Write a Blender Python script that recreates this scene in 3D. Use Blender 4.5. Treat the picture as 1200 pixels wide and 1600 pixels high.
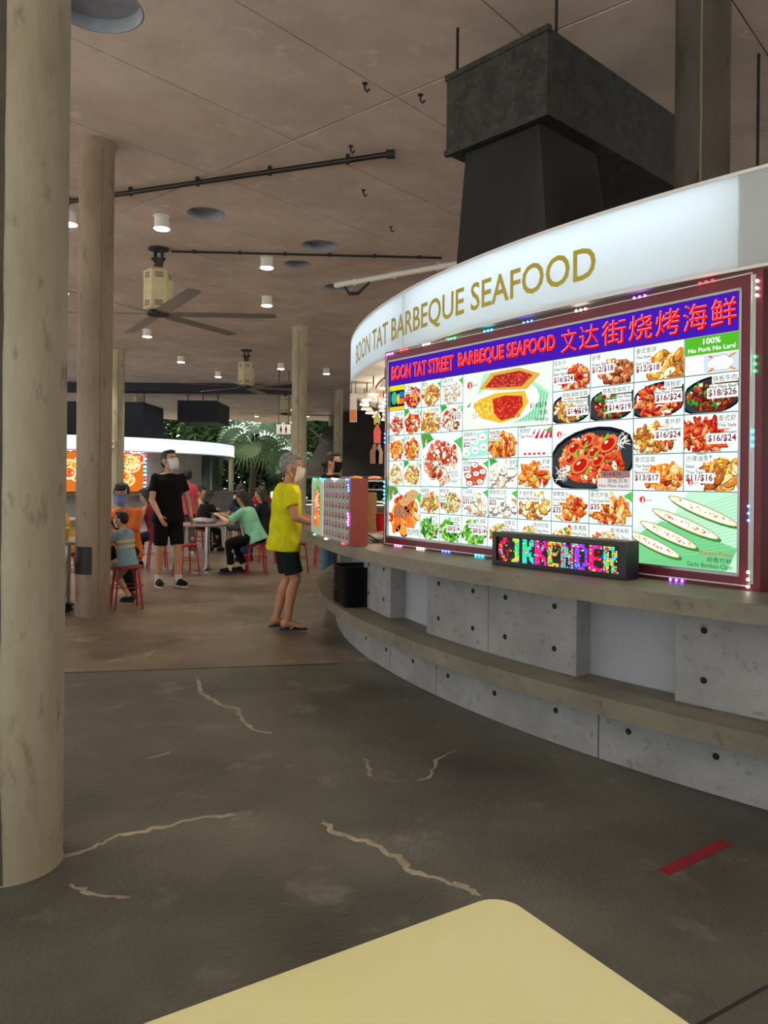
import bpy, bmesh, math, random
from mathutils import Vector, Matrix, noise
for o in list(bpy.data.objects): bpy.data.objects.remove(o)
C = bpy.context.scene.collection
SC = bpy.context.scene
PI = math.pi
rnd = random.Random(7)

# ------------------------------------------------------------------ camera
F, YP, ROLL, CH = 1200.0, 752.0, 0.010, 1.40      # focal length in pixels, horizon row, roll, eye height
cam = bpy.data.cameras.new('camera'); cam_o = bpy.data.objects.new('camera', cam); C.objects.link(cam_o)
cam.sensor_fit = 'HORIZONTAL'; cam.sensor_width = 36; cam.lens = 36*F/1200
cam.shift_y = -(800-YP)/1200; cam.clip_start = .02; cam.clip_end = 400
ct, st = math.cos(ROLL), math.sin(ROLL)
cam_o.matrix_world = Matrix(((ct, -st, 0, 0), (0, 0, -1, 0), (st, ct, 0, CH), (0, 0, 0, 1)))
SC.camera = cam_o
# ------------------------------------------------------------------ world + exposure
SC.view_settings.view_transform = 'Standard'; SC.view_settings.look = 'None'
SC.view_settings.gamma = 1; SC.view_settings.use_curve_mapping = False
SC.view_settings.exposure = 0.15
w = bpy.data.worlds.new('overcast_sky'); SC.world = w; w.use_nodes = True
bg = w.node_tree.nodes['Background']; bg.inputs[0].default_value = (.93, .97, 1.0, 1); bg.inputs[1].default_value = 1.05
DOWNLIGHT_W = 90.0
sun = bpy.data.lights.new('sun', 'SUN'); sun.energy = 24.0; sun.angle = math.radians(3); sun.color = (1, .98, .95)
sun_o = bpy.data.objects.new('sun', sun); C.objects.link(sun_o); sun_o.rotation_euler = (math.radians(-24), math.radians(-10), 0)

# ------------------------------------------------------------------ helpers
def ray(x, y):
    a, b = (x-600)/F, -(y-YP)/F
    return Vector((a*ct - b*st, 1.0, a*st + b*ct))
def at_z(x, y, z):
    d = ray(x, y); t = (z-CH)/d.z; return Vector((d.x*t, d.y*t, z))
def at_d(x, y, D):
    d = ray(x, y); return Vector((d.x*D, D, CH+d.z*D))
CX, CY = 6.6, 8.4                                    # centre of the round stall
def pol(R, a, z=0): return Vector((CX+R*math.cos(a), CY+R*math.sin(a), z))
def ang_px(x, R, y=YP):
    d = ray(x, y); dx, dy = d.x, d.y; L = math.hypot(dx, dy); dx /= L; dy /= L
    b = dx*CX+dy*CY; disc = b*b-(CX*CX+CY*CY-R*R)
    t = b-math.sqrt(max(disc, 0)); return math.atan2(dy*t-CY, dx*t-CX) % (2*PI)
def lin(c):
    c /= 255.0
    return c/12.92 if c <= .04045 else ((c+.055)/1.055)**2.4
def S(r, g, b): return (lin(r), lin(g), lin(b), 1.0)

MATS = {}
def mat(name, rgb, rough=.6, metal=0, rgb2=None, scale=4, detail=6, lo=.35, hi=.65, bump=0, bscale=30, emit=0, spec=.5, rgb3=None, scale3=40, stretch=None):
    if name in MATS: return MATS[name]
    m = bpy.data.materials.new(name); m.use_nodes = True; nt = m.node_tree; N = nt.nodes; L = nt.links
    p = N['Principled BSDF']; p.inputs['Roughness'].default_value = rough; p.inputs['Metallic'].default_value = metal
    p.inputs['Specular IOR Level'].default_value = spec
    c = S(*rgb); p.inputs['Base Color'].default_value = c
    tc = N.new('ShaderNodeTexCoord'); co = tc.outputs['Object']
    if stretch:
        mp = N.new('ShaderNodeMapping'); mp.inputs['Scale'].default_value = stretch; L.new(co, mp.inputs[0]); co = mp.outputs[0]
    if rgb2:
        def layer(prev, col, sc, lo, hi, det):
            n = N.new('ShaderNodeTexNoise'); n.inputs['Scale'].default_value = sc; n.inputs['Detail'].default_value = det; n.inputs['Roughness'].default_value = .65
            L.new(co, n.inputs['Vector'])
            r = N.new('ShaderNodeMapRange'); r.inputs['From Min'].default_value = lo; r.inputs['From Max'].default_value = hi; L.new(n.outputs[0], r.inputs[0])
            x = N.new('ShaderNodeMix'); x.data_type = 'RGBA'; L.new(r.outputs[0], x.inputs[0])
            if isinstance(prev, tuple): x.inputs[6].default_value = prev
            else: L.new(prev, x.inputs[6])
            x.inputs[7].default_value = S(*col); return x.outputs[2]
        out = layer(c, rgb2, scale, lo, hi, detail)
        if rgb3: out = layer(out, rgb3, scale3, .58, .75, 4)
        L.new(out, p.inputs['Base Color'])
    if bump:
        n = N.new('ShaderNodeTexNoise'); n.inputs['Scale'].default_value = bscale; n.inputs['Detail'].default_value = 5; L.new(co, n.inputs['Vector'])
        b = N.new('ShaderNodeBump'); b.inputs['Strength'].default_value = bump; b.inputs['Distance'].default_value = .02
        L.new(n.outputs[0], b.inputs['Height']); L.new(b.outputs[0], p.inputs['Normal'])
    if emit:
        p.inputs['Emission Color'].default_value = c; p.inputs['Emission Strength'].default_value = emit
    MATS[name] = m; return m
def print_mat(name, strength):                       # backlit print: colour comes from the printed shapes
    m = bpy.data.materials.new(name); m.use_nodes = True; nt = m.node_tree; nt.nodes.clear()
    a = nt.nodes.new('ShaderNodeVertexColor'); a.layer_name = 'ink'
    e = nt.nodes.new('ShaderNodeEmission'); e.inputs[1].default_value = strength
    o = nt.nodes.new('ShaderNodeOutputMaterial'); nt.links.new(a.outputs[0], e.inputs[0]); nt.links.new(e.outputs[0], o.inputs[0])
    MATS[name] = m; return m
def emit_mat(name, rgb, s):
    return mat(name, rgb, emit=s)
def ink_mat(name):                                   # unlit print
    m = bpy.data.materials.new(name); m.use_nodes = True; nt = m.node_tree
    a = nt.nodes.new('ShaderNodeVertexColor'); a.layer_name = 'ink'; nt.links.new(a.outputs[0], nt.nodes['Principled BSDF'].inputs[0])
    MATS[name] = m; return m

WORLD = {}
class MB:
    def __init__(s): s.v = []; s.f = []; s.c = []; s.col = None
    def add(s, vs, fs, col=None):
        n = len(s.v); s.v += [Vector(v) for v in vs]
        s.f += [tuple(i+n for i in f) for f in fs]; s.c += [col or s.col]*len(fs); return s
    def box(s, p0, p1, M=None, col=None):
        (x0, y0, z0), (x1, y1, z1) = p0, p1
        vs = [Vector(v) for v in ((x0,y0,z0),(x1,y0,z0),(x1,y1,z0),(x0,y1,z0),(x0,y0,z1),(x1,y0,z1),(x1,y1,z1),(x0,y1,z1))]
        if M: vs = [M @ v for v in vs]
        return s.add(vs, [(3,2,1,0),(4,5,6,7),(0,1,5,4),(1,2,6,5),(2,3,7,6),(3,0,4,7)], col)
    def loft(s, rings, cap=True, closed=False, col=None):
        n = len(rings[0]); vs = [p for r in rings for p in r]; fs = []
        for i in range(len(rings)-1+(1 if closed else 0)):
            j = (i+1) % len(rings)
            for k in range(n): fs.append((i*n+k, i*n+(k+1) % n, j*n+(k+1) % n, j*n+k))
        if cap and not closed: fs.append(tuple(range(n))[::-1]); fs.append(tuple((len(rings)-1)*n+k for k in range(n)))
        return s.add(vs, fs, col)
    @staticmethod
    def frame(d):
        d = Vector(d).normalized(); a = Vector((0,0,1)) if abs(d.z) < .9 else Vector((1,0,0))
        u = d.cross(a).normalized(); return u, d.cross(u).normalized()*1.0
    def tube(s, pts, r, n=8, cap=True, col=None, closed=False):
        pts = [Vector(p) for p in pts]; rings = []; m = len(pts); pu = None
        for i, p in enumerate(pts):
            rr = r[i] if isinstance(r, (list, tuple)) else r
            if closed: d = pts[(i+1) % m]-pts[i-1]
            else: d = pts[min(i+1, m-1)]-pts[max(i-1, 0)]
            u, v = MB.frame(d)
            if pu is not None:
                dn = d.normalized(); u = (pu-dn*pu.dot(dn)).normalized(); v = dn.cross(u)
            pu = u
            rings.append([p+(u*math.cos(2*PI*k/n)+v*math.sin(2*PI*k/n))*rr for k in range(n)])
        return s.loft(rings, cap, closed, col)
    def cyl(s, p0, p1, r0, r1=None, n=16, col=None): return s.tube([p0, p1], [r0, r0 if r1 is None else r1], n, col=col)
    def lathe(s, prof, n=24, c=(0,0,0), col=None):    # profile of (radius, height)
        c = Vector(c); return s.loft([[c+Vector((r*math.cos(2*PI*k/n), r*math.sin(2*PI*k/n), z)) for k in range(n)] for r, z in prof], True, False, col)
    def ell(s, c, r, M=None, nu=14, nv=9, col=None):
        c = Vector(c); rings = []
        for i in range(nv+1):
            t = PI*(i+.02 if i == 0 else i-.02 if i == nv else i)/nv; ring = []
            for k in range(nu):
                a = 2*PI*k/nu; p = Vector((r[0]*math.sin(t)*math.cos(a), r[1]*math.sin(t)*math.sin(a), r[2]*math.cos(t)))
                ring.append(c+(M @ p if M else p))
            rings.append(ring)
        return s.loft(rings[::-1], True, False, col)
    def cap(s, p0, p1, r0, r1, n=12):                # tapered capsule
        p0, p1 = Vector(p0), Vector(p1); d = (p1-p0); L = d.length
        if L < 1e-5: return s.ell(p0, (r0,)*3)
        d /= L; pts = []; rr = []
        for a in (-80, -50, -20): pts.append(p0+d*math.sin(math.radians(a))*r0); rr.append(r0*math.cos(math.radians(a)))
        for a in (20, 50, 80): pts.append(p1+d*math.sin(math.radians(a))*r1); rr.append(r1*math.cos(math.radians(a)))
        return s.tube(pts, rr, n)
    def arc(s, R0, R1, z0, z1, a0, a1, n=24, col=None):   # solid ring segment about the stall centre
        rings = []
        for i in range(n+1):
            a = a0+(a1-a0)*i/n
            rings.append([pol(R1, a, z0), pol(R0, a, z0), pol(R0, a, z1), pol(R1, a, z1)])
        return s.loft(rings, True, False, col)
    def build(s, name, m=None, parent=None, smooth=False, world=True, kind=None):
        me = bpy.data.meshes.new(name); me.from_pydata([tuple(v) for v in s.v], [], s.f)
        o = bpy.data.objects.new(name, me); C.objects.link(o)
        if m: me.materials.append(MATS[m] if isinstance(m, str) else m)
        if any(s.c):
            at = me.color_attributes.new('ink', 'FLOAT_COLOR', 'CORNER'); i = 0; dat = []
            for f, c in zip(s.f, s.c): dat += list(c or (1,1,1,1))*len(f)
            at.data.foreach_set('color', dat)
        me.update()
        bm = bmesh.new(); bm.from_mesh(me); 
        if not any(s.c): bmesh.ops.recalc_face_normals(bm, faces=bm.faces)
        bm.to_mesh(me); bm.free()
        if smooth:
            me.polygons.foreach_set('use_smooth', [True]*len(me.polygons))
            try: me.set_sharp_from_angle(angle=math.radians(40))
            except Exception: pass
        if parent is not None:
            o.parent = parent
            if world and parent in WORLD:
                og = WORLD[parent]; me.transform(Matrix.Translation(-og)); WORLD[o] = og
        if kind: o['kind'] = kind
        return o
def tag(o, label, cat, group=None):
    o['label'] = label; o['category'] = cat
    if group: o['group'] = group
    return o
def thing(name, label, cat, loc=(0,0,0), group=None, rz=0):
    o = bpy.data.objects.new(name, None); C.objects.link(o); o.empty_display_size = .1
    o.location = loc; o.rotation_euler = (0, 0, rz); WORLD[o] = Vector(loc)
    return tag(o, label, cat, group)
def struct(o): o['kind'] = 'structure'; return o
def copy_tree(o, parent=None):
    c = o.copy(); C.objects.link(c); c.parent = parent
    for ch in list(o.children): copy_tree(ch, c)
    return c
def place(root, loc, rz=None, label=None, group=None):
    root.location = loc
    if rz is not None: root.rotation_euler = (0, 0, rz)
    if label: root['label'] = label
    if group: root['group'] = group
    return root
def text_mesh(body, width=None, height=None, size=1.0, bold=0.0, shear=0):
    cu = bpy.data.curves.new('lettering', 'FONT'); cu.body = body; cu.size = size; cu.offset = bold*size; cu.resolution_u = 3; cu.shear = shear
    o = bpy.data.objects.new('lettering', cu); C.objects.link(o); bpy.context.view_layer.update()
    me = bpy.data.meshes.new_from_object(o.evaluated_get(bpy.context.evaluated_depsgraph_get()))
    bpy.data.objects.remove(o); bpy.data.curves.remove(cu)
    vs = [v.co.copy() for v in me.vertices]; fs = [tuple(p.vertices) for p in me.polygons]; bpy.data.meshes.remove(me)
    if not vs: return [], [], 0, 0
    x0, x1 = min(v.x for v in vs), max(v.x for v in vs); y0, y1 = min(v.y for v in vs), max(v.y for v in vs)
    sx = width/(x1-x0) if width else None; sy = height/(y1-y0) if height else None
    if sx is None: sx = sy if sy else 1
    if sy is None: sy = sx
    return [Vector(((v.x-x0)*sx, (v.y-y0)*sy, 0)) for v in vs], fs, (x1-x0)*sx, (y1-y0)*sy

# ------------------------------------------------------------------ materials
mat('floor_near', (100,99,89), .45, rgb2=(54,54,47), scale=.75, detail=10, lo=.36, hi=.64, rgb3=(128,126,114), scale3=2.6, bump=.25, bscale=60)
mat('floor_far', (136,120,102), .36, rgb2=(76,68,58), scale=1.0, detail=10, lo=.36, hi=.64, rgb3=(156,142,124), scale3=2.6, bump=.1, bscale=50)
mat('crack', (168,160,140), .8, rgb2=(140,132,114), scale=9)
mat('joint_dark', (40,38,35), .9)
mat('red_tape', (150,26,38), .6, rgb2=(120,22,32), scale=20)
mat('ceiling_concrete', (222,208,200), .85, rgb2=(190,175,167), scale=1.1, lo=.3, hi=.7, rgb3=(228,214,202), scale3=5, bump=.1, bscale=18)
mat('column_concrete', (186,180,156), .75, rgb2=(150,140,116), scale=2.4, lo=.3, hi=.7, rgb3=(118,108,90), scale3=14, bump=.15, bscale=40, stretch=(1,1,.35))
mat('column_brown', (158,142,122), .75, rgb2=(118,102,86), scale=2.2, lo=.3, hi=.7, rgb3=(96,84,70), scale3=12, bump=.15, bscale=40, stretch=(1,1,.35))
mat('column_seam', (120,108,88), .85)
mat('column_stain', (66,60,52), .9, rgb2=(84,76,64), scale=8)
mat('concrete', (172,172,170), .8, rgb2=(140,140,138), scale=2.2, lo=.3, hi=.7, rgb3=(118,117,114), scale3=18, bump=.18, bscale=35)
mat('counter_concrete', (136,130,112), .5, rgb2=(104,100,86), scale=2.5, lo=.3, hi=.7, rgb3=(88,84,74), scale3=14, bump=.1, bscale=40)
mat('grey_paint', (176,178,184), .6, rgb2=(160,162,168), scale=1.5)
mat('hole', (34,33,32), .9)
mat('maroon', (112,30,48), .4, rgb2=(98,26,42), scale=3)
mat('red_brown', (162,78,66), .5, rgb2=(146,68,58), scale=4, rgb3=(176,100,88), scale3=11)
mat('alu', (176,178,180), .35, 1)
mat('steel', (200,200,202), .25, 1)
mat('galv', (56,60,58), .6, .3, rgb2=(38,41,40), scale=9, lo=.4, hi=.6, rgb3=(88,92,88), scale3=30, bump=.05)  # grey lowered so the duct carries the shade above the stall
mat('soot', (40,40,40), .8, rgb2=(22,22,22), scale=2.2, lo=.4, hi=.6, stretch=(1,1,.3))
mat('dark_navy', (36,40,52), .7, rgb2=(26,29,38), scale=1.5)
mat('black', (16,16,18), .5)
mat('black_gloss', (14,15,16), .3)
mat('white', (226,226,222), .5)
mat('cream_metal', (206,196,160), .5, rgb2=(186,176,140), scale=6)
mat('blade', (150,148,146), .4, .6)
mat('soffit', (222,182,154), .6, rgb2=(206,166,140), scale=3)
mat('cream_table', (238,235,178), .3, rgb2=(232,228,166), scale=2)
mat('table_edge', (196,184,120), .45)
mat('red_paint', (176,28,44), .4, rgb2=(156,24,38), scale=8)
mat('table_top', (150,132,134), .3, rgb2=(136,120,124), scale=5)
mat('gold', (186,170,52), .5)
mat('leaf_dark', (30,50,28), .6, rgb2=(48,74,38), scale=3)
mat('leaf_mid', (50,80,42), .6, rgb2=(74,106,54), scale=3)
mat('palm_leaf', (82,112,78), .5, rgb2=(60,90,58), scale=4)
mat('bark', (74,64,54), .9, rgb2=(50,44,38), scale=6)
mat('canvas_dark', (78,76,78), .8, rgb2=(60,58,60), scale=1)
mat('glass_dark', (60,74,72), .12, spec=.6)
mat('ground', (178,173,164), .9, rgb2=(154,150,140), scale=.6)
mat('cardboard', (168,132,92), .8, rgb2=(148,112,76), scale=7)
mat('plastic_red', (196,26,40), .35)
mat('cloth_white', (214,212,206), .9, rgb2=(196,194,190), scale=12)
mat('drink', (216,206,40), .2)
mat('blue_grey', (150,158,170), .7, rgb2=(132,140,154), scale=5)
emit_mat('lamp_glow', (255,240,210), 22)
emit_mat('pendant_glow', (255,232,200), 5)
emit_mat('tube_glow', (232,242,255), 9)
emit_mat('tube_yellow', (255,214,140), 5)
print_mat('backlit', 1.1); print_mat('backlit_warm', 1.1); print_mat('led_dots', 1.5); ink_mat('ink_print')
def translucent(name, rgb):
    m = bpy.data.materials.new(name); m.use_nodes = True; nt = m.node_tree; p = nt.nodes['Principled BSDF']; p.inputs['Base Color'].default_value = S(*rgb); p.inputs['Roughness'].default_value = .35
    t = nt.nodes.new('ShaderNodeBsdfTranslucent'); t.inputs[0].default_value = S(*rgb)
    x = nt.nodes.new('ShaderNodeMixShader'); x.inputs[0].default_value = .6
    nt.links.new(p.outputs[0], x.inputs[1]); nt.links.new(t.outputs[0], x.inputs[2]); nt.links.new(x.outputs[0], nt.nodes['Material Output'].inputs[0]); MATS[name] = m
translucent('acrylic', (236,242,244))

# ------------------------------------------------------------------ floor, ground, ceiling
ZC = 4.85
mat('grass', (54,70,36), .9, rgb2=(40,54,28), scale=.6)
gr = struct(MB().box((-120,-60,-.4), (120,46,-.06)).build('ground', 'ground')); MB().box((-120,46,-.4), (120,140,-.06)).build('lawn', 'grass', gr)
fl = struct(MB().box((-24,-2.5,-.2), (24,46,0)).box((1.5,-14,-.2), (24,-2.5,0)).build('floor', 'floor_far'))
jl = at_z(-400, 1062, 0); jr = at_z(1500, 1000, 0)
nb = MB(); a, b = at_z(95, 1051, 0), at_z(530, 1036, 0); d = (b-a).normalized(); a2, b2 = a-d*8, b+d*9
lo = [Vector((a2.x,a2.y,.0)), Vector((b2.x,b2.y,.0)), Vector((b2.x,-2.5,0)), Vector((a2.x,-2.5,0))]
nb.loft([lo, [v+Vector((0,0,.004)) for v in lo]]); nb.build('floor_slab', 'floor_near', fl)
def floor_strip(name, pts, wd, m, z=.006, jit=0, taper=False):
    P = [at_z(x, y, 0) for x, y in pts]
    if jit:
        Q = []
        for i in range(len(P)-1):
            for k in range(5):
                q = P[i].lerp(P[i+1], k/5); Q.append(q+Vector((rnd.uniform(-jit, jit), rnd.uniform(-jit, jit), 0)))
        P = Q+[P[-1]]
    mb = MB(); Lf = []; Rt = []
    for i, p in enumerate(P):
        t = (P[min(i+1, len(P)-1)]-P[max(i-1, 0)]).normalized(); n = Vector((-t.y, t.x, 0))
        ww = wd*(rnd.uniform(.4, 1.2) if jit else 1)
        if taper and i in (0, len(P)-1): ww *= .1
        Lf.append(p+n*ww/2); Rt.append(p-n*ww/2)
    rings = [[l, r, r+Vector((0,0,z)), l+Vector((0,0,z))] for l, r in zip(Lf, Rt)]
    mb.loft(rings); return mb.build(name, m, fl)
for pts, wd in (([(308,1060),(318,1085),(345,1103),(372,1108),(380,1128),(395,1142),(425,1147)], .03),
               ([(225,1187),(250,1182),(268,1176)], .02), ([(92,1342),(150,1326),(180,1308),(240,1297),(310,1280),(370,1275)], .025),
               ([(505,1285),(520,1303),(570,1316),(620,1340),(640,1362),(690,1378),(720,1385),(752,1402)], .028),
               ([(105,1385),(140,1397),(205,1404)], .02), ([(225,1027),(237,1022),(243,1014)], .03),
               ([(655,1220),(672,1215),(680,1190),(715,1172)], .018), ([(570,1185),(578,1200),(582,1215)], .02)):
    floor_strip('crack', pts, wd, 'crack', .0052, .012, True)
floor_strip('floor_joint', [(1090,1605),(1200,1543)], .012, 'joint_dark', .0052)
floor_strip('floor_joint', [(95,1053),(530,1038)], .018, 'joint_dark', .0052, .004)
ta, tb = at_z(1035,1364,0), at_z(1136,1316,0)
tp = floor_strip('floor_tape', [(1036,1366),(1136,1317)], .05, 'red_tape', .0062); tp.parent = None
tag(tp, 'short strip of dark red tape stuck on the grey floor', 'tape')

ce = struct(MB().box((-9.5,-2.5,ZC+.25), (1.5,14,ZC+.5)).box((1.5,-14,ZC+.25), (24,14,ZC+.5)).box((-24,14,ZC+.25), (24,46,ZC+.5)).build('ceiling', 'ceiling_concrete'))
gx = Vector((.655,.756,0)); gy = Vector((.756,-.655,0)); g0 = at_z(620,152,ZC)   # formwork grid directions and a grid corner
PA, PB = 2.83, 1.36
HOLES = [(at_z(150,12,ZC), .34), (at_z(322,334,ZC), .25), (at_z(500,384,ZC), .27), (at_z(465,413,ZC), .22), (at_z(530,449,ZC), .27)]
cut = MB()
for p, r in HOLES: cut.cyl((p.x,p.y,ZC-.2), (p.x,p.y,ZC+.24), r, n=28)
cutter = cut.build('recess_cutter')
rest = MB(); npan = 0
for i in range(-16, 20):
    for j in range(-28, 28):
        c = g0+gx*(i+.5)*PA+gy*(j+.5)*PB
        if not ((-23.2 < c.x < 23.2 and 13 < c.y < 45.2) or (-9 < c.x < 2.5 and -2 < c.y < 13.5) or (2.5 <= c.x < 23.2 and -13.5 < c.y < 13.5)): continue
        corners = [g0+gx*(i+u)*PA+gy*(j+v)*PB for u, v in ((0,0),(1,0),(1,1),(0,1))]
        g = .009; cc = [p+(c-p).normalized()*g*1.6 for p in corners]
        lo = [Vector((p.x,p.y,ZC)) for p in cc]; hi = [Vector((p.x,p.y,ZC+.25)) for p in cc]
        near = 3.5 < c.y < 21 and abs(c.x)/max(c.y, .1) < .62 and npan < 290
        if near:
            o = MB().loft([lo, hi]).build('ceiling_panel', 'ceiling_concrete', ce); npan += 1
            if any((Vector((h.x,h.y,0))-Vector((c.x,c.y,0))).length < 1.9 for h, r in HOLES):
                md = o.modifiers.new('b', 'BOOLEAN'); md.object = cutter; md.operation = 'DIFFERENCE'; md.solver = 'EXACT'
                bpy.context.view_layer.update()
                me = bpy.data.meshes.new_from_object(o.evaluated_get(bpy.context.evaluated_depsgraph_get())); o.modifiers.clear(); o.data = me
        else: rest.loft([lo, hi])
rs = rest.build('ceiling_panel_field', 'ceiling_concrete', ce); rs['kind'] = 'stuff'
bpy.data.objects.remove(cutter)
for p, r in HOLES:
    m = MB(); m.lathe([(r*.02,ZC+.13),(r*.985,ZC+.13),(r*.985,ZC+.002),(r*.955,ZC+.002),(r*.92,ZC+.10),(r*.02,ZC+.10)], 28, (p.x,p.y,0)); m.build('recess_liner', 'blue_grey', ce, True)
# dark downstand beam and roof edge over the far stall
bm_ = struct(MB().box((-18,27.5,ZC-.32), (-3.2,28.1,ZC+.02)).build('trim_1', 'dark_navy'))
# pipes and conduits under the ceiling
def pipe(name, pts, r, m, label, cat, off=.06, brackets=0, group=None):
    P = [at_z(x, y, ZC-off) for x, y in pts]
    t = thing(name, label, cat, P[0], group)
    MB().tube(P, r, 10).build('pipe_run', m, t, True)
    for k in range(brackets):
        q = P[0].lerp(P[-1], (k+.5)/brackets); MB().box((q.x-.02,q.y-.02,ZC-off-r*1.3), (q.x+.02,q.y+.02,ZC)).build('bracket', m, t)
    return t, P
t, P = pipe('ceiling_pipe', [(60,322),(608,241)], .028, 'black', 'straight black pipe fixed under the concrete ceiling', 'pipe', .06, 5)
e = P[-1]; MB().cyl(e+Vector((-.03,0,0)), e+Vector((.06,0,0)), .045).build('end_cap', 'galv', t, True)
pipe('ceiling_conduit', [(268,393),(690,403)], .016, 'black', 'thin dark conduit running from the ceiling fan to the duct', 'conduit', .03, 6)
t, P = pipe('cable_trunking', [(524,446),(720,411)], .05, 'white', 'white cable trunking under the ceiling behind the round stall', 'trunking', .06, 3)
q0, q1 = P[0].lerp(P[1], .08), P[0].lerp(P[1], .3)
for k in range(2): MB().tube([q0+Vector((0,0,-.04)), q0.lerp(q1,.2)+Vector((0,0,-.17-.03*k)), q0.lerp(q1,.55)+Vector((0,0,-.19-.03*k)), q1+Vector((0,0,-.04))], .018, 8).build('cable_loop', 'black', t, True)
for x, y in ((570,130),(548,228),(568,297),(611,354),(657,148)):
    q = at_z(x, y, ZC); h = thing('ceiling_hook', 'small black hook stub hanging from the concrete ceiling', 'hook', q, 'hook stubs in the ceiling')
    MB().tube([q, q+Vector((0,0,-.05)), q+Vector((.02,0,-.075)), q+Vector((.04,0,-.05))], .01, 6).build('hook_rod', 'black', h); MB().cyl(q+Vector((0,0,-.006)), q, .025, n=10).build('plate', 'black', h)

# ------------------------------------------------------------------ columns
mat('column_shaded', (84,80,74), .85, rgb2=(58,55,50), scale=1.6, rgb3=(46,44,40), scale3=8, stretch=(1,1,.35), bump=.15, bscale=40)  # column concrete darkened: shade above the stall put into the colour
def column(x, y, r, label, seam=None, tone=False):
    t = thing('concrete_column', label, 'column', (x,y,0)); WORLD[t] = Vector((0,0,0)) ; t['kind'] = 'structure'
    WORLD[t] = Vector((x,y,0)); sh = MB(); n = 40
    sh.lathe([(r*1.02,0),(r,.03),(r,1.6),(r,3.2),(r,ZC-.1),(r*1.06,ZC-.06),(r*1.06,ZC)], n, (x,y,0)); sh.build('shaft', ('column_shaded' if tone == 1 else 'column_brown') if tone else 'column_concrete', t, True)
    for s in seam or ():
        m = MB(); pts = [Vector((x+math.cos(s)*(r-.003)+rnd.uniform(-.002,.002), y+math.sin(s)*(r-.003)+rnd.uniform(-.002,.002), .02+z*(ZC-.12)/24)) for z in range(25)]
        m.tube(pts, .008, 6).build('formwork_seam', 'column_seam', t)
    return t
nc = column(-1.335, 2.78, .172, 'thick pale concrete column standing nearest the cream table', ())
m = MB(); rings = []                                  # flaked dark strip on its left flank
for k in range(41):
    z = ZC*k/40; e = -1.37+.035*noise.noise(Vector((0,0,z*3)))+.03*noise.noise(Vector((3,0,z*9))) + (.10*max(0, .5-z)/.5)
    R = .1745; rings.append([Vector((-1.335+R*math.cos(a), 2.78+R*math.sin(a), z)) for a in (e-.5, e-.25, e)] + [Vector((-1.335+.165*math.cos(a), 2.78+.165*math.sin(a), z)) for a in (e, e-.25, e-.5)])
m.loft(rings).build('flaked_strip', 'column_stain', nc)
c2 = column(-2.985, 7.9, .172, 'brown concrete column with a black square patch near its foot', (math.radians(-52),), 2)
m = MB(); a0, a1 = math.radians(-128), math.radians(-73); zt, zb = .71, .43
for z0, z1 in ((zb, zt),):
    rings = []
    for k in range(13):
        a = a0-.35+(a1-a0+.35)*k/12; rings.append([Vector((-2.985+R*math.cos(a), 7.9+R*math.sin(a), z)) for R, z in ((.176,z0),(.168,z0),(.168,z1),(.176,z1))])
    m.loft(rings)
m.build('black_patch', 'black', c2)
def top_col(x, ytop, label, r=.172, seam=(-1.2,)):
    p = at_z(x, ytop, ZC); return column(p.x, p.y, r, label, seam)
c3 = top_col(185, 547, 'concrete column carrying a small no-smoking notice')
c4 = top_col(469, 511, 'concrete column with a seam behind the man in yellow', seam=(-1.6,))
c5 = top_col(529, 609, 'grey concrete column beyond the man with the black mask')
c6 = top_col(517, 640, 'slim grey post beside a farther column', .11, ())
c7 = top_col(362, 668, 'distant grey column in front of the palm', .17, ())
c8 = top_col(216, 620, 'distant dark column above the far stall', .17, ())
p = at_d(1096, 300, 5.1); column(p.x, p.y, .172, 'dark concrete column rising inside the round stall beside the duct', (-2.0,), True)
struct(MB().box((4.6,-14,0), (4.9,.6,ZC)).build('shade_wall_right', 'concrete'))  # unseen wall, added to keep daylight off the inner column and duct
# notices on columns
def sign_at(name, label, p, w_, h_, face, nrm, parts, post=None):
    t = thing(name, label, 'sign', p); M = Matrix.Translation(p) @ Matrix.Rotation(face, 4, 'Z')
    MB().box((-w_/2,-.01,-h_/2), (w_/2,.01,h_/2), M).build('board', nrm, t)
    for nm, mt, shp in parts:
        m = MB(); shp(m, M); m.build(nm, mt, t)
    return t
WORLDc3 = WORLD[c3]
def nosmoke(m, M):
    pts = [M @ Vector((.055*math.cos(2*PI*k/20), -.014, .02+.055*math.sin(2*PI*k/20))) for k in range(20)]; m.tube(pts, .008, 6, closed=True)
    m.cyl(M @ Vector((-.04,-.014,.06)), M @ Vector((.04,-.014,-.02)), .007, n=6)
def cig(m, M): m.box((-.04,-.013,.012), (.04,-.011,.028), M)
p = Vector((WORLDc3.x-.09, WORLDc3.y-.19, CH+.92)); sign_at('notice', 'white no-smoking notice fixed on the concrete column', p, .16, .21, 0, 'white', [('ring', 'plastic_red', nosmoke), ('cigarette', 'black', cig)])
def figures(m, M):
    for x in (-.08, .08):
        m.ell(M @ Vector((x,-.014,.085)), (.025,.004,.025)); m.box((x-.03,-.016,-.04), (x+.03,-.012,.05), M); m.box((x-.022,-.016,-.11), (x-.004,-.012,-.04), M); m.box((x+.004,-.016,-.11), (x+.022,-.012,-.04), M)
p = at_d(443, 671, 24); t = sign_at('toilet_sign', 'hanging grey toilet sign with two black figures', p, .44, .3, 0, 'white', [('pictogram', 'black', figures)])
for s in (-.15, .15): MB().cyl(p+Vector((s,0,.15)), Vector((p.x+s,p.y,ZC)), .012, n=8).build('hanger_rod', 'galv', t)

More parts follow.
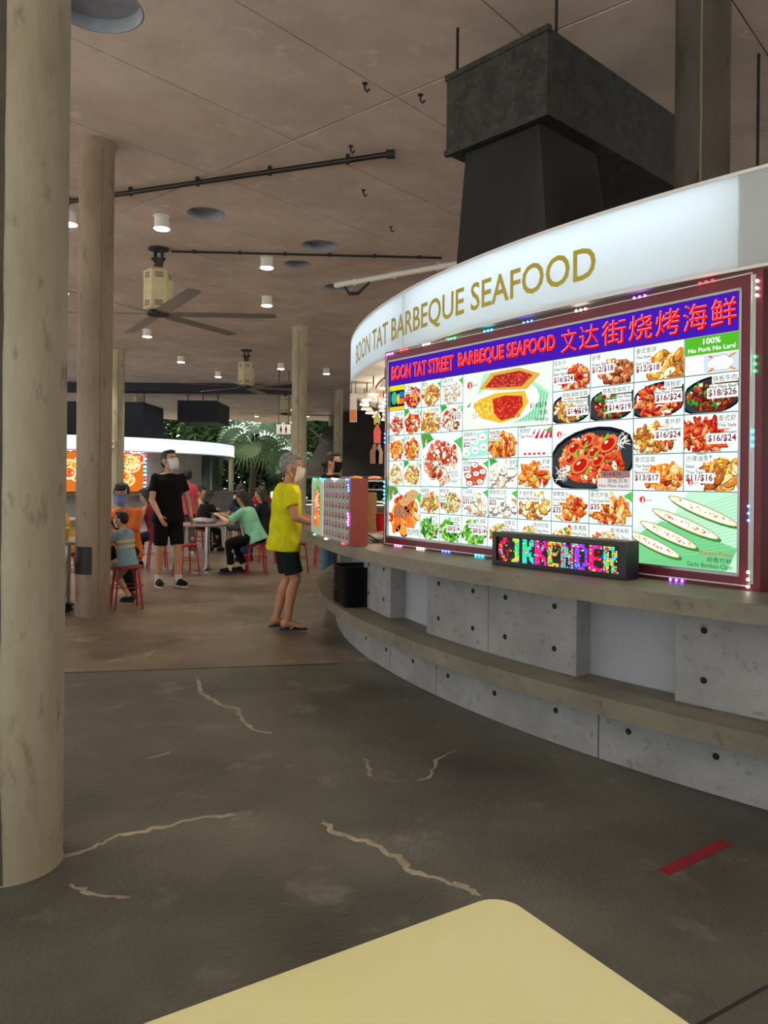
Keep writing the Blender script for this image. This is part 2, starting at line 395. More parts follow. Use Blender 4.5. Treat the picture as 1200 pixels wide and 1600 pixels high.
# ------------------------------------------------------------------ ceiling downlights
def make_downlight():
    t = thing('downlight', 'round white downlight mounted under the concrete ceiling', 'light', (0,0,0), 'downlights under the ceiling')
    MB().lathe([(.11,0),(.11,-.012),(.092,-.02),(.098,-.16),(.105,-.165),(.105,-.155)], 20).build('can', 'white', t, True)
    MB().lathe([(.095,-.166),(.095,-.172)], 20).build('lamp_disc', 'lamp_glow', t)
    return t
dl = make_downlight(); first = True
spots = [(253,338),(108,331),(417,402),(417,464),(230,515),(283,557),(341,581),(439,568),(510,576),(443,621),(480,646),(401,646),(358,652),(380,657),(335,654),(452,635),(98,444),(98,536)]
pos = [at_z(x, y, ZC) for x, y in spots]
pos += [Vector((x,y,ZC)) for x in (-6.5,-1.5,3.5) for y in (-1.5,3.0)] + [Vector((-7,5,ZC)), Vector((-9,12,ZC)), Vector((-12,19,ZC)), Vector((2.5,18,ZC)), Vector((-6.2,13.5,ZC))]
for i, p in enumerate(pos):
    o = dl if i == 0 else copy_tree(dl)
    place(o, p)
    la = bpy.data.lights.new('bulb', 'SPOT'); la.energy = DOWNLIGHT_W; la.color = (1, .86, .66); la.spot_size = math.radians(125); la.spot_blend = .6; la.shadow_soft_size = .07
    lo_ = bpy.data.objects.new('bulb', la); C.objects.link(lo_); lo_.parent = o; lo_.location = (0,0,-.19)

# ------------------------------------------------------------------ ceiling fans
def fan(p, label, rot):
    t = thing('ceiling_fan', label, 'fan', p, rz=0); z = p.z; x, y = p.x, p.y; V = lambda a, b, c: Vector((x+a, y+b, z+c))
    MB().lathe([(.15,0),(.15,-.025),(.05,-.03),(.05,-.04)], 20, p).build('ceiling_plate', 'galv', t, True)
    m = MB()
    for s in (-1, 1): m.box((x+s*.05-.012,y-.05,z-.22), (x+s*.05+.012,y+.05,z-.02))
    m.cyl(V(-.1,0,-.16), V(.1,0,-.16), .025); m.box((x-.055,y-.035,z-.36), (x+.055,y+.035,z-.14)); m.build('bracket', 'galv', t)
    R, n = .215, 6; hz0, hz1 = z-.93, z-.36
    h = MB(); h.loft([[Vector((x+R*s*math.cos(2*PI*k/n+.35), y+R*s*math.sin(2*PI*k/n+.35), zz)) for k in range(n)] for s, zz in ((.9,hz0-.02),(1,hz0),(1,hz1),(.8,hz1+.04))]); hs = h.build('motor_housing', 'cream_metal', t)
    for k in range(n):
        a = 2*PI*(k+.5)/n+.35; rr = R*math.cos(PI/n)+.001; M = Matrix.Translation((x+rr*math.cos(a), y+rr*math.sin(a), 0)) @ Matrix.Rotation(a, 4, 'Z')
        for q in range(3):
            sl = MB().box((0,-.06,hz1-.05-q*.03), (.003,.06,hz1-.038-q*.03), M).build('vent_slot', 'black', hs)
            MB().box((0,-.06,hz0+.05+q*.03), (.003,.06,hz0+.062+q*.03), M).build('vent_slot', 'black', hs)
    MB().lathe([(.1,hz0-.02),(.16,hz0-.04),(.16,hz0-.075),(.05,hz0-.09)], 20, (x,y,0)).build('hub', 'galv', t, True)
    for k in range(6):
        a = rot+k*PI/3; M = Matrix.Translation((x,y,hz0-.055)) @ Matrix.Rotation(a, 4, 'Z') @ Matrix.Rotation(-.16, 4, 'X')
        b = MB(); b.loft([[M @ Vector((r, yy*wd, zz)) for yy, zz in ((-1,-.004),(-.3,.008),(.6,.012),(1,.002),(.6,.004),(-.3,0))] for r, wd in ((.14,.05),(.3,.11),(1.3,.105),(1.72,.10),(1.76,.075))]).build('blade', 'blade', t, True)
    return t
fan(at_z(248,388,ZC), 'large cream ceiling fan with six blades beside the brown column', .03)
fan(at_z(385,547,ZC), 'ceiling fan with vented grey motor box and six long blades above the seated diners', .4)
fan(at_z(446,606,ZC), 'far ceiling fan hanging above the toilet sign', .2)

# ------------------------------------------------------------------ the round stall: base, ledge, piers, counter
rad = math.radians
A0, A1 = rad(140), rad(275)
base = thing('stall_plinth', 'curved grey concrete plinth of the round food stall standing on the floor', 'plinth', pol(7.1, rad(205)))
cuts = [A0]+[ang_px(x, 7.1) for x in (538,612,685,939)]+[rad(229.5), rad(240), rad(252), A1]
for i in range(len(cuts)-1):
    pn = MB().arc(6.9, 7.1, 0, .29, cuts[i]+.0006, cuts[i+1]-.0006, 14).build('plinth_panel', 'concrete', base)
def hole(parent, a, R, z, r=.016):
    p = pol(R-.004, a, z); q = pol(R+.0015, a, z); return MB().cyl(p, q, r, n=12).build('tie_hole', 'hole', parent)
for x, y in ((574,997),(606,1015),(648,1033),(703,1056),(776,1083),(872,1110),(986,1143),(1123,1182)):
    a = ang_px(x, 7.1); P_ = pol(7.1, a); zz = CH+ray(x, y).z*P_.y; hole(base, a, 7.1, min(max(zz,.06),.26))
ledge = thing('stall_ledge', 'low curved concrete ledge running round the food stall', 'ledge', pol(7.2, rad(205), .29))
MB().arc(6.72, 7.29, .29, .378, A0, A1, 110).build('ledge_slab', 'counter_concrete', ledge)
piers = thing('stall_pier_wall', 'upper concrete wall of square piers between ledge and counter of the round stall', 'wall', pol(7.0, rad(205), .378))
MB().arc(6.72, 6.95, .378, .845, A0, A1, 90).build('recessed_panel', 'grey_paint', piers)
def pier(x0, x1=None, a1=None, a0=None, seams=0):
    b0 = a0 if a0 is not None else ang_px(x0, 7.07); b1 = a1 if a1 is not None else ang_px(x1, 7.07)
    n = seams+1; out = []
    for k in range(n):
        c0, c1 = b0+(b1-b0)*k/n, b0+(b1-b0)*(k+1)/n
        o = MB().arc(6.951, 7.07, .3785, .8445, c0+(.0004 if k else 0), c1-(.0004 if k < n-1 else 0), 8).build('pier', 'concrete', piers); out.append((o, c0, c1))
    return out
for o, c0, c1 in pier(570, 612)+pier(669, 903, seams=1)+pier(1058, a1=rad(232.5), seams=1)+pier(0, a0=rad(236), a1=rad(246))+pier(0, a0=rad(180), a1=rad(186)):
    d_ = (c1-c0)
    for u in (.22, .78):
        for z in (.50, .73): hole(o, c0+d_*u, 7.07, z)
ctr = thing('stall_counter', 'curved concrete counter top of the round food stall', 'counter', pol(7.2, rad(205), .845))
MB().arc(6.2, 7.40, .845, .925, A0, A1, 120).build('counter_slab', 'counter_concrete', ctr)

# fascia: a backlit ring of translucent panels with lamps inside
ZF0, ZF1, RF = 2.385, 2.828, 6.97
fas = thing('stall_fascia', 'curved white illuminated sign band above the food stall', 'sign', pol(6.9, rad(205), ZF0))
s1, s2 = ang_px(627, RF), ang_px(1150, RF); sw = s2-s1
seams = [s1-2*sw, s1-sw, s1, s2, s2+sw, s2+2*sw]
for i in range(len(seams)-1):
    MB().arc(RF-.012, RF, ZF0+.012, ZF1-.004, seams[i]+.0005, seams[i+1]-.0005, 30).build('fascia_panel', 'acrylic', fas, True)
fa0, fa1 = seams[0], seams[-1]
MB().arc(6.70, RF+.004, ZF0-.004, ZF0+.012, fa0, fa1, 110).build('bottom_rim', 'white', fas)
MB().arc(6.70, RF+.002, ZF1-.004, ZF1+.012, fa0, fa1, 110).build('top_rim', 'white', fas)
MB().arc(6.70, 6.715, ZF0, ZF1, fa0, fa1, 110).build('back_panel', 'white', fas)
for i in range(len(seams)): MB().arc(6.715, RF-.013, ZF0+.012, ZF1-.004, seams[i]-.0006, seams[i]+.0006, 1).build('divider', 'white', fas)
for i in range(len(seams)-2):                          # one fluorescent run per lit panel; the last panels are off
    if i == 3: continue
    d_ = (seams[i+1]-seams[i]); MB().tube([pol(6.80, seams[i]+d_*(.02+.96*k/16), ZF1-.10) for k in range(17)], .016, 8).build('fluorescent_tube', 'tube_glow', fas)
def bend_text(body, a0, a1, z0, h, R, m, parent, name):
    vs, fs, W, H = text_mesh(body, width=(a1-a0)*R, height=h, bold=.012)
    mb = MB(); mb.add([pol(R, a0+v.x/R, z0+v.y) for v in vs], fs); return mb.build(name, m, parent)
ta0, ta1 = ang_px(555, RF), ang_px(928, RF)
bend_text('BOON TAT BARBEQUE SEAFOOD', ta0, ta1, 2.465, .21, RF+.003, 'gold', fas, 'lettering')
sof = thing('stall_soffit', 'warm lit soffit ring under the illuminated band of the food stall', 'soffit', pol(6.5, rad(200), ZF0+.01))
MB().arc(5.9, 6.698, ZF0+.03, ZF0+.06, fa0, fa1, 110).build('soffit_board', 'soffit', sof)
MB().arc(6.55, 6.698, ZF0-.02, ZF0+.03, fa0, fa1, 110).build('cove', 'soffit', sof)
def soffit_lamp():
    t = thing('pendant_lamp', 'small warm pendant lamp under the food stall soffit', 'lamp', (0,0,0), 'pendant lamps under the soffit')
    MB().cyl((0,0,0), (0,0,-.12), .006, n=6).build('cord', 'black', t)
    MB().lathe([(.02,-.1),(.055,-.17),(.058,-.17)], 16).build('lamp_shade', 'white', t, True)
    MB().lathe([(.05,-.172),(.05,-.176)], 16).build('bulb', 'pendant_glow', t); return t
sl = soffit_lamp(); k = 0
for i in range(10):
    for R in (6.62, 6.82):
        o = sl if k == 0 else copy_tree(sl); k += 1
        place(o, pol(R, rad(161+i*4.2), ZF0-(.02 if R < 6.7 else .004)))
    if i % 3 == 0:
        la = bpy.data.lights.new('stall_bulb', 'POINT'); la.energy = 22; la.color = (1, .8, .6); la.shadow_soft_size = .05
        lo_ = bpy.data.objects.new('stall_bulb', la); C.objects.link(lo_); lo_.location = pol(6.4, rad(161+i*4.2), ZF0-.30)
core = thing('stall_kitchen_wall', 'dark inner wall of the round food stall behind the menu board', 'wall', pol(5.0, rad(205)))
MB().arc(4.8, 5.0, 0, 2.38, A0, A1, 50).build('kitchen_wall', 'grey_paint', core)

# ------------------------------------------------------------------ exhaust duct above the stall
dk = thing('exhaust_duct', 'dark galvanised exhaust duct box hung above the illuminated stall band', 'duct', (.9,5.6,3.9))
ux = Vector((.68,-.73,0)); uy = Vector((.73,.68,0)); o0 = Vector((.449,5.85,0)); zt, zb = CH+3.08, CH+2.49
def dbox(u0, u1, v0, v1, z0, z1):
    m = MB(); lo = [o0+ux*u+uy*v+Vector((0,0,z0)) for u, v in ((u0,v0),(u1,v0),(u1,v1),(u0,v1))]; hi = [p+Vector((0,0,z1-z0)) for p in lo]; return m.loft([lo, hi])
dbox(0, .92, 0, 2.05, zb, zt).build('duct_box', 'galv', dk)
dbox(-.012, .932, -.012, .03, zt-.03, zt+.012).build('flange', 'galv', dk); dbox(-.012, .932, -.012, .03, zb-.012, zb+.03).build('flange', 'galv', dk)
st_ = MB(); top = [(.13,.08),(.80,.08),(.80,.80),(.13,.80)]; bot = [(.02,.0),(.95,.0),(.95,.95),(.02,.95)]
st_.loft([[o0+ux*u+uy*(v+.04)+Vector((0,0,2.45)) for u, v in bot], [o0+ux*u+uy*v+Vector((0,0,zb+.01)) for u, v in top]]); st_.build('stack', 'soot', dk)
for px_, py_ in ((702,44),(871,-20)):
    q = at_z(px_, py_, ZC); u = (q-o0).dot(ux); v = (q-o0).dot(uy); q = o0+ux*min(max(u,.06),.86)+uy*max(v,.05)
    MB().cyl((q.x,q.y,zt-.01), (q.x,q.y,ZC), .011, n=8).build('hanger_rod', 'black', dk)
d2 = thing('cross_duct', 'lower dark duct crossing behind the concrete column above the stall', 'duct', (3,6.2,3.1))
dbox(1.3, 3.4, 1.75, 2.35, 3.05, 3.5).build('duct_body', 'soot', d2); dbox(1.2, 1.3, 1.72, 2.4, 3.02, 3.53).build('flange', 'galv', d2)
for u in (1.5, 3.2): q = o0+ux*u+uy*2.05; MB().cyl((q.x,q.y,3.49), (q.x,q.y,ZC), .012, n=8).build('hanger_rod', 'black', d2)

# ------------------------------------------------------------------ the backlit menu board
P0 = at_z(601, 851, .926); P1 = at_z(1190, 925, .926); U = (P1-P0); BW = U.length; U.normalize(); VV = Vector((0,0,1)); NN = U.cross(VV).normalized()
if NN.y > 0: NN = -NN
BH = 1.435
def bp(u, v, n=0): return P0+U*u+VV*v+NN*n
def b_px(x, y):                                       # pixel -> (u, v) on the board face
    d = ray(x, y); o = Vector((0,0,CH)); t = (P0-o).dot(NN)/d.dot(NN); q = o+d*t-P0; return q.dot(U), q.z
def bbox(u0, u1, v0, v1, n0, n1):
    return MB().loft([[bp(u0,v0,n), bp(u1,v0,n), bp(u1,v1,n), bp(u0,v1,n)] for n in (n0, n1)])
menu = thing('menu_board', 'large illuminated seafood menu board in a maroon frame on the counter', 'menu board', P0.lerp(P1, .5))
tl, tr, br, bl = b_px(608,567), b_px(1167,444), b_px(1153,901), b_px(606,839)
iu0, iu1 = (tl[0]+bl[0])/2, (tr[0]+br[0])/2; iv0, iv1 = (bl[1]+br[1])/2, (tl[1]+tr[1])/2
for a, b, c, d in ((0,BW,0,iv0),(0,BW,iv1,BH),(0,iu0,iv0,iv1),(iu1,BW,iv0,iv1)): bbox(a, b, c, d, -.10, .012).build('frame_rail', 'maroon', menu)
bbox(iu0, iu1, iv0, iv1, -.09, .0).build('lightbox', 'white', menu)
for a, b, c, d in ((iu0,iu1,iv0,iv0+.012),(iu0,iu1,iv1-.012,iv1),(iu0,iu0+.012,iv0,iv1),(iu1-.012,iu1,iv0,iv1)): bbox(a, b, c, d, .0, .016).build('inner_trim', 'alu', menu)
class Paint:                                          # flat print, shapes stacked in thin layers of ink
    def __init__(s, place_fn): s.m = MB(); s.k = 0; s.p = place_fn
    def poly(s, pts, col):
        s.k += 1; n = .0005+s.k*.00001; s.m.add([s.p(x, y, n) for x, y in pts], [tuple(range(len(pts)))], S(*col) if max(col) > 1.01 else col)
    def rect(s, x0, y0, x1, y1, col): s.poly([(x0,y0),(x1,y0),(x1,y1),(x0,y1)], col)
    def ell(s, cx, cy, rx, ry, col, rot=0, n=14, jit=0):
        c, q = math.cos(rot), math.sin(rot); pts = []
        for k in range(n):
            a = 2*PI*k/n; f = 1+(rnd.uniform(-jit, jit) if jit else 0); x, y = rx*f*math.cos(a), ry*f*math.sin(a); pts.append((cx+x*c-y*q, cy+x*q+y*c))
        s.poly(pts, col)
    def text(s, body, x, y, h, col, w=None, bold=0, right=False, shear=0):
        vs, fs, W, H = text_mesh(body, width=w, height=h, bold=bold, shear=shear)
        if right: x -= W
        s.k += 1; n = .0007+s.k*.00001; s.m.add([s.p(x+v.x, y+v.y, n) for v in vs], fs, S(*col)); return W
    def lw(s, body, x, y, cap, col, right=False, bold=.0):   # natural width lettering of a given cap height
        vs, fs, W, H = text_mesh(body, size=cap/.70, bold=bold)
        if not vs: return
        if right: x -= W
        pad = cap*.22; s.rect(x-pad, y-pad, x+W+pad, y+H+pad, (236,246,240))
        s.k += 1; n = .0007+s.k*.00001; s.m.add([s.p(x+v.x, y+v.y, n) for v in vs], fs, S(*col))
    def done(s, name, mt, parent): return s.m.build(name, mt, parent)
ib = b_px(608,607)[1]*.5+b_px(1164.6,509)[1]*.5       # lower edge of the purple banner
gu = [iu0+.012]+[b_px(x, y)[0] for x, y in ((631,740),(657.5,740),(687.5,740),(722,740),(763,740),(809,740),(862.5,740),(921,740),(989,740),(1068,740))]+[iu1-.012]
gv = [ib-(ib-iv0-.012)*r/6 for r in range(7)]
pb = Paint(bp); pb.rect(iu0+.012, ib, iu1-.012, iv1-.012, (66,26,168)); pb.done('banner', 'backlit', menu)
pl = Paint(lambda u, v, n: bp(u, v, n+.004)); bh = iv1-ib
def two(body, u0, u1, v, h, bold):
    for dx, dy, c in ((.006,-.006,(120,10,40)),(-.003,.003,(255,170,170)),(0,0,(232,36,48))): pl.text(body, u0+dx, v+dy, h, c, w=u1-u0, bold=bold)
e0, e1 = b_px(613,590)[0], b_px(869,545)[0]
wspan = e1-e0; two('BOON TAT STREET', e0, e0+wspan*.44, ib+bh*.2, bh*.54, .03); two('BARBEQUE SEAFOOD', e0+wspan*.47, e1, ib+bh*.2, bh*.56, .03)
cj = '文达街烧烤海鲜'; xs = [877,905,940,982,1024,1067,1110,1156]
for k, ch in enumerate(cj):
    u0, u1 = b_px(xs[k], 510)[0], b_px(xs[k+1], 500)[0]; two(ch, u0+.008, u1-.012, ib+bh*.15, bh*.68, 0)
pl.done('banner_lettering', 'backlit', menu)
GRN, RED, INK = (70,170,70), (206,30,44), (40,44,44)
def burst(p, x, y, s):
    pts = []
    for k in range(22):
        r = s*(1.0 if k % 2 else .62); a = 2*PI*k/22; pts.append((x+r*math.cos(a), y+r*math.sin(a)))
    p.poly(pts, (212,24,36)); p.ell(x+s*.1, y-.1*s, s*.22, s*.6, (250,236,226)); p.ell(x, y-s*.95, s*.45, s*.42, (250,236,226)); p.ell(x, y-s*.95, s*.3, s*.06, (180,150,130)); p.ell(x, y-s*.75, s*.3, s*.06, (180,150,130))
    p.text('umm', x+s*.9, y-s*.35, s*.4, (50,40,40), w=s*1.5)
PAL = dict(red=[(190,40,24),(220,80,40),(150,24,18),(236,150,90),(250,226,200)], gold=[(226,170,70),(206,130,50),(244,214,140),(180,96,40),(250,236,200)],
  brown=[(150,66,36),(186,98,56),(112,44,26),(214,140,90),(240,204,160)], noodle=[(236,206,130),(222,170,90),(246,232,190),(200,70,44),(120,160,60)],
  white=[(250,246,236),(238,228,206),(224,206,176),(246,236,220),(210,160,120)], green=[(50,140,40),(90,180,60),(30,104,30),(140,206,90),(206,232,150)],
  clam=[(196,60,36),(240,224,206),(160,50,36),(230,180,150),(250,240,226)], beef=[(140,40,26),(96,26,20),(190,70,40),(60,140,50),(236,214,190)], rice=[(246,232,196),(238,214,160),(230,190,110),(210,90,60),(120,170,70)],
  orange=[(232,120,40),(244,160,70),(206,80,30),(250,200,130),(186,50,26)])
def tile(c0, r0, c1=None, r1=None, pal='red', bgc=(226,246,236), plate=(250,252,250), leaf=None, elong=1.6, n=60, size=.075, off=(0,-.06), fill=.46, black=False, title=None, eng=(), price=None, tpos='tl', yum=None, extra=None):
    c1 = c1 or c0+1; r1 = r1 or r0+1; x0, x1, y1, y0 = gu[c0], gu[c1], gv[r0], gv[r1]; W, H = x1-x0, y1-y0; s = min(W, H)
    p = Paint(bp); g = .0022
    p.rect(x0, y0, x1, y1, (70,90,80)); x0 += g; y0 += g; x1 -= g; y1 -= g; p.rect(x0, y0, x1, y1, bgc)
    cx, cy = (x0+x1)/2+off[0]*W, (y0+y1)/2+off[1]*H; RX, RY = W*fill*1.12, H*fill*1.02
    cl = lambda x, y: (min(max(x, x0+.001), x1-.001), min(max(y, y0+.001), y1-.001))
    op = p.poly; p.poly = lambda pts, col: op([cl(*q) for q in pts], col)
    if leaf:
        for k in range(2):
            a = .5+k*1.5; p.ell(cx+W*.22*(1-2*k), cy+H*.12, W*.55, H*.2, (60,160,70) if k else (84,184,84), a, 16)
            for q in range(5): p.ell(cx+W*.22*(1-2*k)+W*(q-2)*.09*math.cos(a), cy+H*.12+H*(q-2)*.09*math.sin(a), W*.004, H*.15, (150,216,140), a+.5, 6)
    if black:
        p.ell(cx, cy, RX*1.16, RY*1.05, (20,24,28), .15, 24); p.ell(cx, cy, RX*1.05, RY*.92, (52,58,62), .15, 24)
    elif plate: p.ell(cx, cy-RY*.06, RX*1.08, RY*1.0, (206,222,216), 0, 22); p.ell(cx, cy, RX*1.06, RY*.98, plate, 0, 22)
    cols = PAL[pal]
    if n: p.ell(cx, cy, RX*.82, RY*.76, cols[1], 0, 18, .08)
    for k in range(int(n*2.6)):
        a, q = rnd.uniform(0, 2*PI), math.sqrt(rnd.random()); sz = s*size*rnd.uniform(.4, 1.0); rot = rnd.uniform(0, PI); col = cols[rnd.choice((0,0,1,1,2,3,3,4))]
        ex, ey = cx+RX*.82*q*math.cos(a), cy+RY*.78*q*math.sin(a)
        p.ell(ex, ey-sz*.18, sz*elong, sz, tuple(int(v*.5) for v in col), rot, 9, .12); p.ell(ex, ey, sz*elong*.92, sz*.85, col, rot, 9, .12)
        p.ell(ex-sz*.2, ey+sz*.3, sz*.4*elong, sz*.22, tuple(min(255, v+rnd.randint(30,90)) for v in col), rot, 7)
        if k % 3 == 0: p.ell(ex+sz*.3, ey-sz*.2, sz*.3*elong, sz*.2, tuple(int(v*.55) for v in cols[0]), rot+1, 6)
    for k in range(n//7): p.ell(cx+rnd.uniform(-.7,.7)*RX, cy+rnd.uniform(-.6,.6)*RY, s*.035, s*.018, (70,160,50), rnd.uniform(0,3), 7)
    if extra: extra(p, x0, y0, x1, y1)
    lh = min(W, H)*.10 if (c1-c0 == 1) else .020
    if title or eng:
        yy = y1-lh*2.1; rt = tpos[1] == 'r'; tx = x1-lh*.6 if rt else x0+lh*.6
        if tpos[0] == 'b': yy = y0+lh*(1.9*len(eng)+.9)
        if title: p.lw(title, tx, yy, lh*1.15, INK, rt); yy -= lh*1.7
        for ln in eng: p.lw(ln, tx, yy, lh*.85, INK, rt, .012); yy -= lh*1.5
        if price: p.lw(price, tx, yy-lh*.6, lh*1.6, (120,24,40), rt, .02)
    elif price: p.lw(price, x0+W*.1, y0+H*.62, lh*2, (150,24,40))
    if yum: burst(p, x0+W*yum[0], y0+H*yum[1], s*yum[2])
    p.poly = op; p.done('dish_photo', 'backlit', menu)
def poster(p, x0, y0, x1, y1):
    p.rect(x0, y0, x1, y1, (24,34,40)); p.rect(x0, y1-(y1-y0)*.2, x1, y1, (210,214,40)); p.rect(x0, y0, x1, y0+(y1-y0)*.14, (240,190,30))
    p.ell(x0+(x1-x0)*.3, (y0+y1)/2, (x1-x0)*.2, (y1-y0)*.27, (60,170,150)); p.ell(x0+(x1-x0)*.58, (y0+y1)/2-.01, (x1-x0)*.1, (y1-y0)*.22, (230,190,40)); p.rect(x0+(x1-x0)*.66, y0+(y1-y0)*.5, x1-.006, y0+(y1-y0)*.72, (40,110,190)); p.rect(x0+(x1-x0)*.66, y0+(y1-y0)*.24, x1-.006, y0+(y1-y0)*.46, (230,110,30))
tile(0,0, n=0, plate=None, extra=poster)
tile(1,0, pal='red', elong=2.6, n=46, title='虾婆', eng=('Seafood',)); tile(2,0, pal='gold', elong=2, leaf=True, title='螺肉', eng=('Shell',)); tile(3,0, pal='white', leaf=True, title='马来贝壳', eng=('Gong Gong',))
tile(0,1, pal='clam', title='酿豆腐', n=46, tpos='tr'); tile(1,1, pal='red', leaf=True, title='炒蛤', tpos='tr'); tile(2,1, pal='gold', elong=3, title='炒花蛤', eng=('Clam',), tpos='tr'); tile(3,1, pal='clam', leaf=True, title='蛤', eng=('Cockles',), price='$10', tpos='tr')
def ray_fish(p, x0, y0, x1, y1):
    W, H = x1-x0, y1-y0
    def P(l): return [(x0+a*W, y0+b*H) for a, b in l]
    p.poly(P([(.1,.25),(.25,.95),(.62,.98),(.98,.5),(.85,.1),(.4,.05)]), (176,226,196))
    for k in range(16): p.poly(P([(.55+.026*k,.95-.03*k),(.565+.026*k,.95-.03*k),(.47+.03*k,.08),(.45+.03*k,.08)]), (120,200,150))
    p.poly(P([(.05,.42),(.18,.30),(.45,.2),(.42,.55),(.2,.6)]), (60,160,80)); p.ell(x0+.47*W, y0+.4*H, .4*W, .36*H, (236,244,238), .1, 22)
    p.poly(P([(.20,.70),(.34,.95),(.66,.97),(.88,.82),(.74,.60),(.45,.64)]), (214,166,70)); p.poly(P([(.27,.72),(.38,.90),(.66,.92),(.80,.82),(.68,.66),(.45,.68)]), (168,44,40))
    p.poly(P([(.13,.40),(.2,.52),(.40,.60),(.72,.58),(.76,.38),(.66,.16),(.46,.08),(.24,.18)]), (226,182,56)); p.poly(P([(.36,.50),(.50,.54),(.69,.50),(.70,.34),(.60,.16),(.46,.12),(.38,.26)]), (190,40,32))
    for k in range(260):
        u, v = rnd.random(), rnd.random()
        if k % 2: a, b = .38+.30*u, .16+.34*v
        else: a, b = .34+.42*u, .68+.2*v
        p.ell(x0+a*W, y0+b*H, W*.010, H*.008, rnd.choice(((220,90,60),(140,24,24),(236,140,90),(206,56,44))), rnd.uniform(0,3), 6)
    for k in range(90):
        a = rnd.uniform(.14,.38); b = rnd.uniform(.2,.5); p.ell(x0+a*W, y0+b*H, W*.014, H*.012, rnd.choice(((250,226,120),(206,140,40),(240,206,80))), rnd.uniform(0,3), 6)
    p.text('$14/$19', x0+.78*W, y0+.27*H, .09*H, INK, w=.17*W); p.text('方鱼', x0+.87*W, y0+.16*H, .08*H, INK, w=.09*W); p.text('Stingray', x0+.83*W, y0+.05*H, .075*H, INK, w=.14*W)
tile(4,0,7,2, n=0, plate=None, bgc=(226,244,226), extra=ray_fish, yum=(.09,.78,.085))
tile(7,0, pal='red', n=70, title='苏东仔', eng=('Deep Fried','Baby Squid'), price='$16/$24', off=(.1,-.15)); tile(8,0, pal='brown', size=.11, n=26, elong=1.15, title='虾枣', eng=('Prawn Ball',), price='$12/$18', off=(.12,-.12)); tile(9,0, pal='gold', size=.15, n=14, elong=1.7, title='泰式鱼饼', eng=('Thai Style','Fish Cake'), price='$12/$18', off=(.15,-.14))
def halal(p, x0, y0, x1, y1):
    W, H = x1-x0, y1-y0; p.rect(x0, y0, x1, y1, (236,240,240)); p.rect(x0, y0+.52*H, x1, y1, (80,176,40)); p.text('100%', x0+.34*W, y0+.78*H, .15*H, (250,255,250), w=.32*W, bold=.02); p.text('No Pork No Lard', x0+.06*W, y0+.59*H, .12*H, (250,255,250), w=.86*W, bold=.02)
    p.rect(x0+.03*W, y0+.04*H, x0+.34*W, y0+.48*H, (250,250,248))
    for k in range(5): p.rect(x0+.08*W, y0+(.12+.07*k)*H, x0+.29*W, y0+(.125+.07*k)*H, (150,150,150))
    p.rect(x0+.36*W, y0+.02*H, x1-.004, y0+.48*H, (200,214,222))
    for a, c in ((.42,(214,60,40)),(.9,(214,60,40)),(.47,(236,190,50)),(.86,(236,190,50))): p.poly([(x0+.66*W,y0+.25*H),(x0+a*W,y0+.46*H),(x0+(a+.05)*W,y0+.46*H)], c); p.poly([(x0+.66*W,y0+.25*H),(x0+a*W,y0+.04*H),(x0+(a+.05)*W,y0+.04*H)], c)
    for q in ((.5,.24,.09),(.58,.31,.1),(.7,.32,.11),(.8,.25,.1),(.62,.17,.1),(.74,.17,.1)): p.ell(x0+q[0]*W, y0+q[1]*H, q[2]*W*1.05, q[2]*H*1.25, (40,60,90))
    for q in ((.5,.24,.09),(.58,.31,.1),(.7,.32,.11),(.8,.25,.1),(.62,.17,.1),(.74,.17,.1),(.65,.25,.14)): p.ell(x0+q[0]*W, y0+q[1]*H, q[2]*W, q[2]*H*1.15, (250,252,252))
    for k in range(3): p.rect(x0+.54*W, y0+(.2+.05*k)*H, x0+.76*W, y0+(.205+.05*k)*H, (130,140,150))
tile(10,0, n=0, plate=None, extra=halal)
tile(7,1, pal='gold', black=True, title='铁板海鲜豆腐', eng=('Hot Plate Beancurd','Seafood'), price='$14/$19', tpos='tr', yum=(.68,.3,.10)); tile(8,1, pal='beef', black=True, title='铁板宫保鸡丁', eng=('Hot Plate','Kung Po Chicken'), price='$14/$19', tpos='tr'); tile(9,1, pal='red', black=True, size=.09, elong=2.4, title='铁板虾', eng=('Hot Plate Prawn',), price='$16/$24', tpos='tr'); tile(10,1, pal='beef', black=True, size=.08, title='铁板牛肉', eng=('Hot Plate Beef',), price='$18/$26', tpos='tr')
tile(0,2, pal='orange', title='酸甜', leaf=True); tile(1,2, pal='orange', title='亚参', size=.1); 
def shells(p, x0, y0, x1, y1):
    W, H = x1-x0, y1-y0
    for k in range(46):
        a, q = rnd.uniform(0, 2*PI), math.sqrt(rnd.random())*.36; ex, ey = x0+W*(.5+q*math.cos(a)*1.05), y0+H*(.47+q*math.sin(a)); r = W*.062; rot = rnd.uniform(0,3)
        p.ell(ex, ey, r*1.1, r*.8, (110,50,36), rot, 10); p.ell(ex, ey, r, r*.68, rnd.choice(((236,216,196),(198,70,44),(220,120,80),(246,236,220))), rot, 10); p.ell(ex, ey, r*.5, r*.34, rnd.choice(((150,30,22),(206,90,50),(250,240,226))), rot, 8)
    p.lw('LaLa', x1-.11, y0+.03, .026, INK); p.lw('拉拉', x1-.11, y0+.07, .028, INK)
tile(2,2,4,4, pal='clam', leaf=True, n=20, extra=shells, yum=(.13,.86,.06))
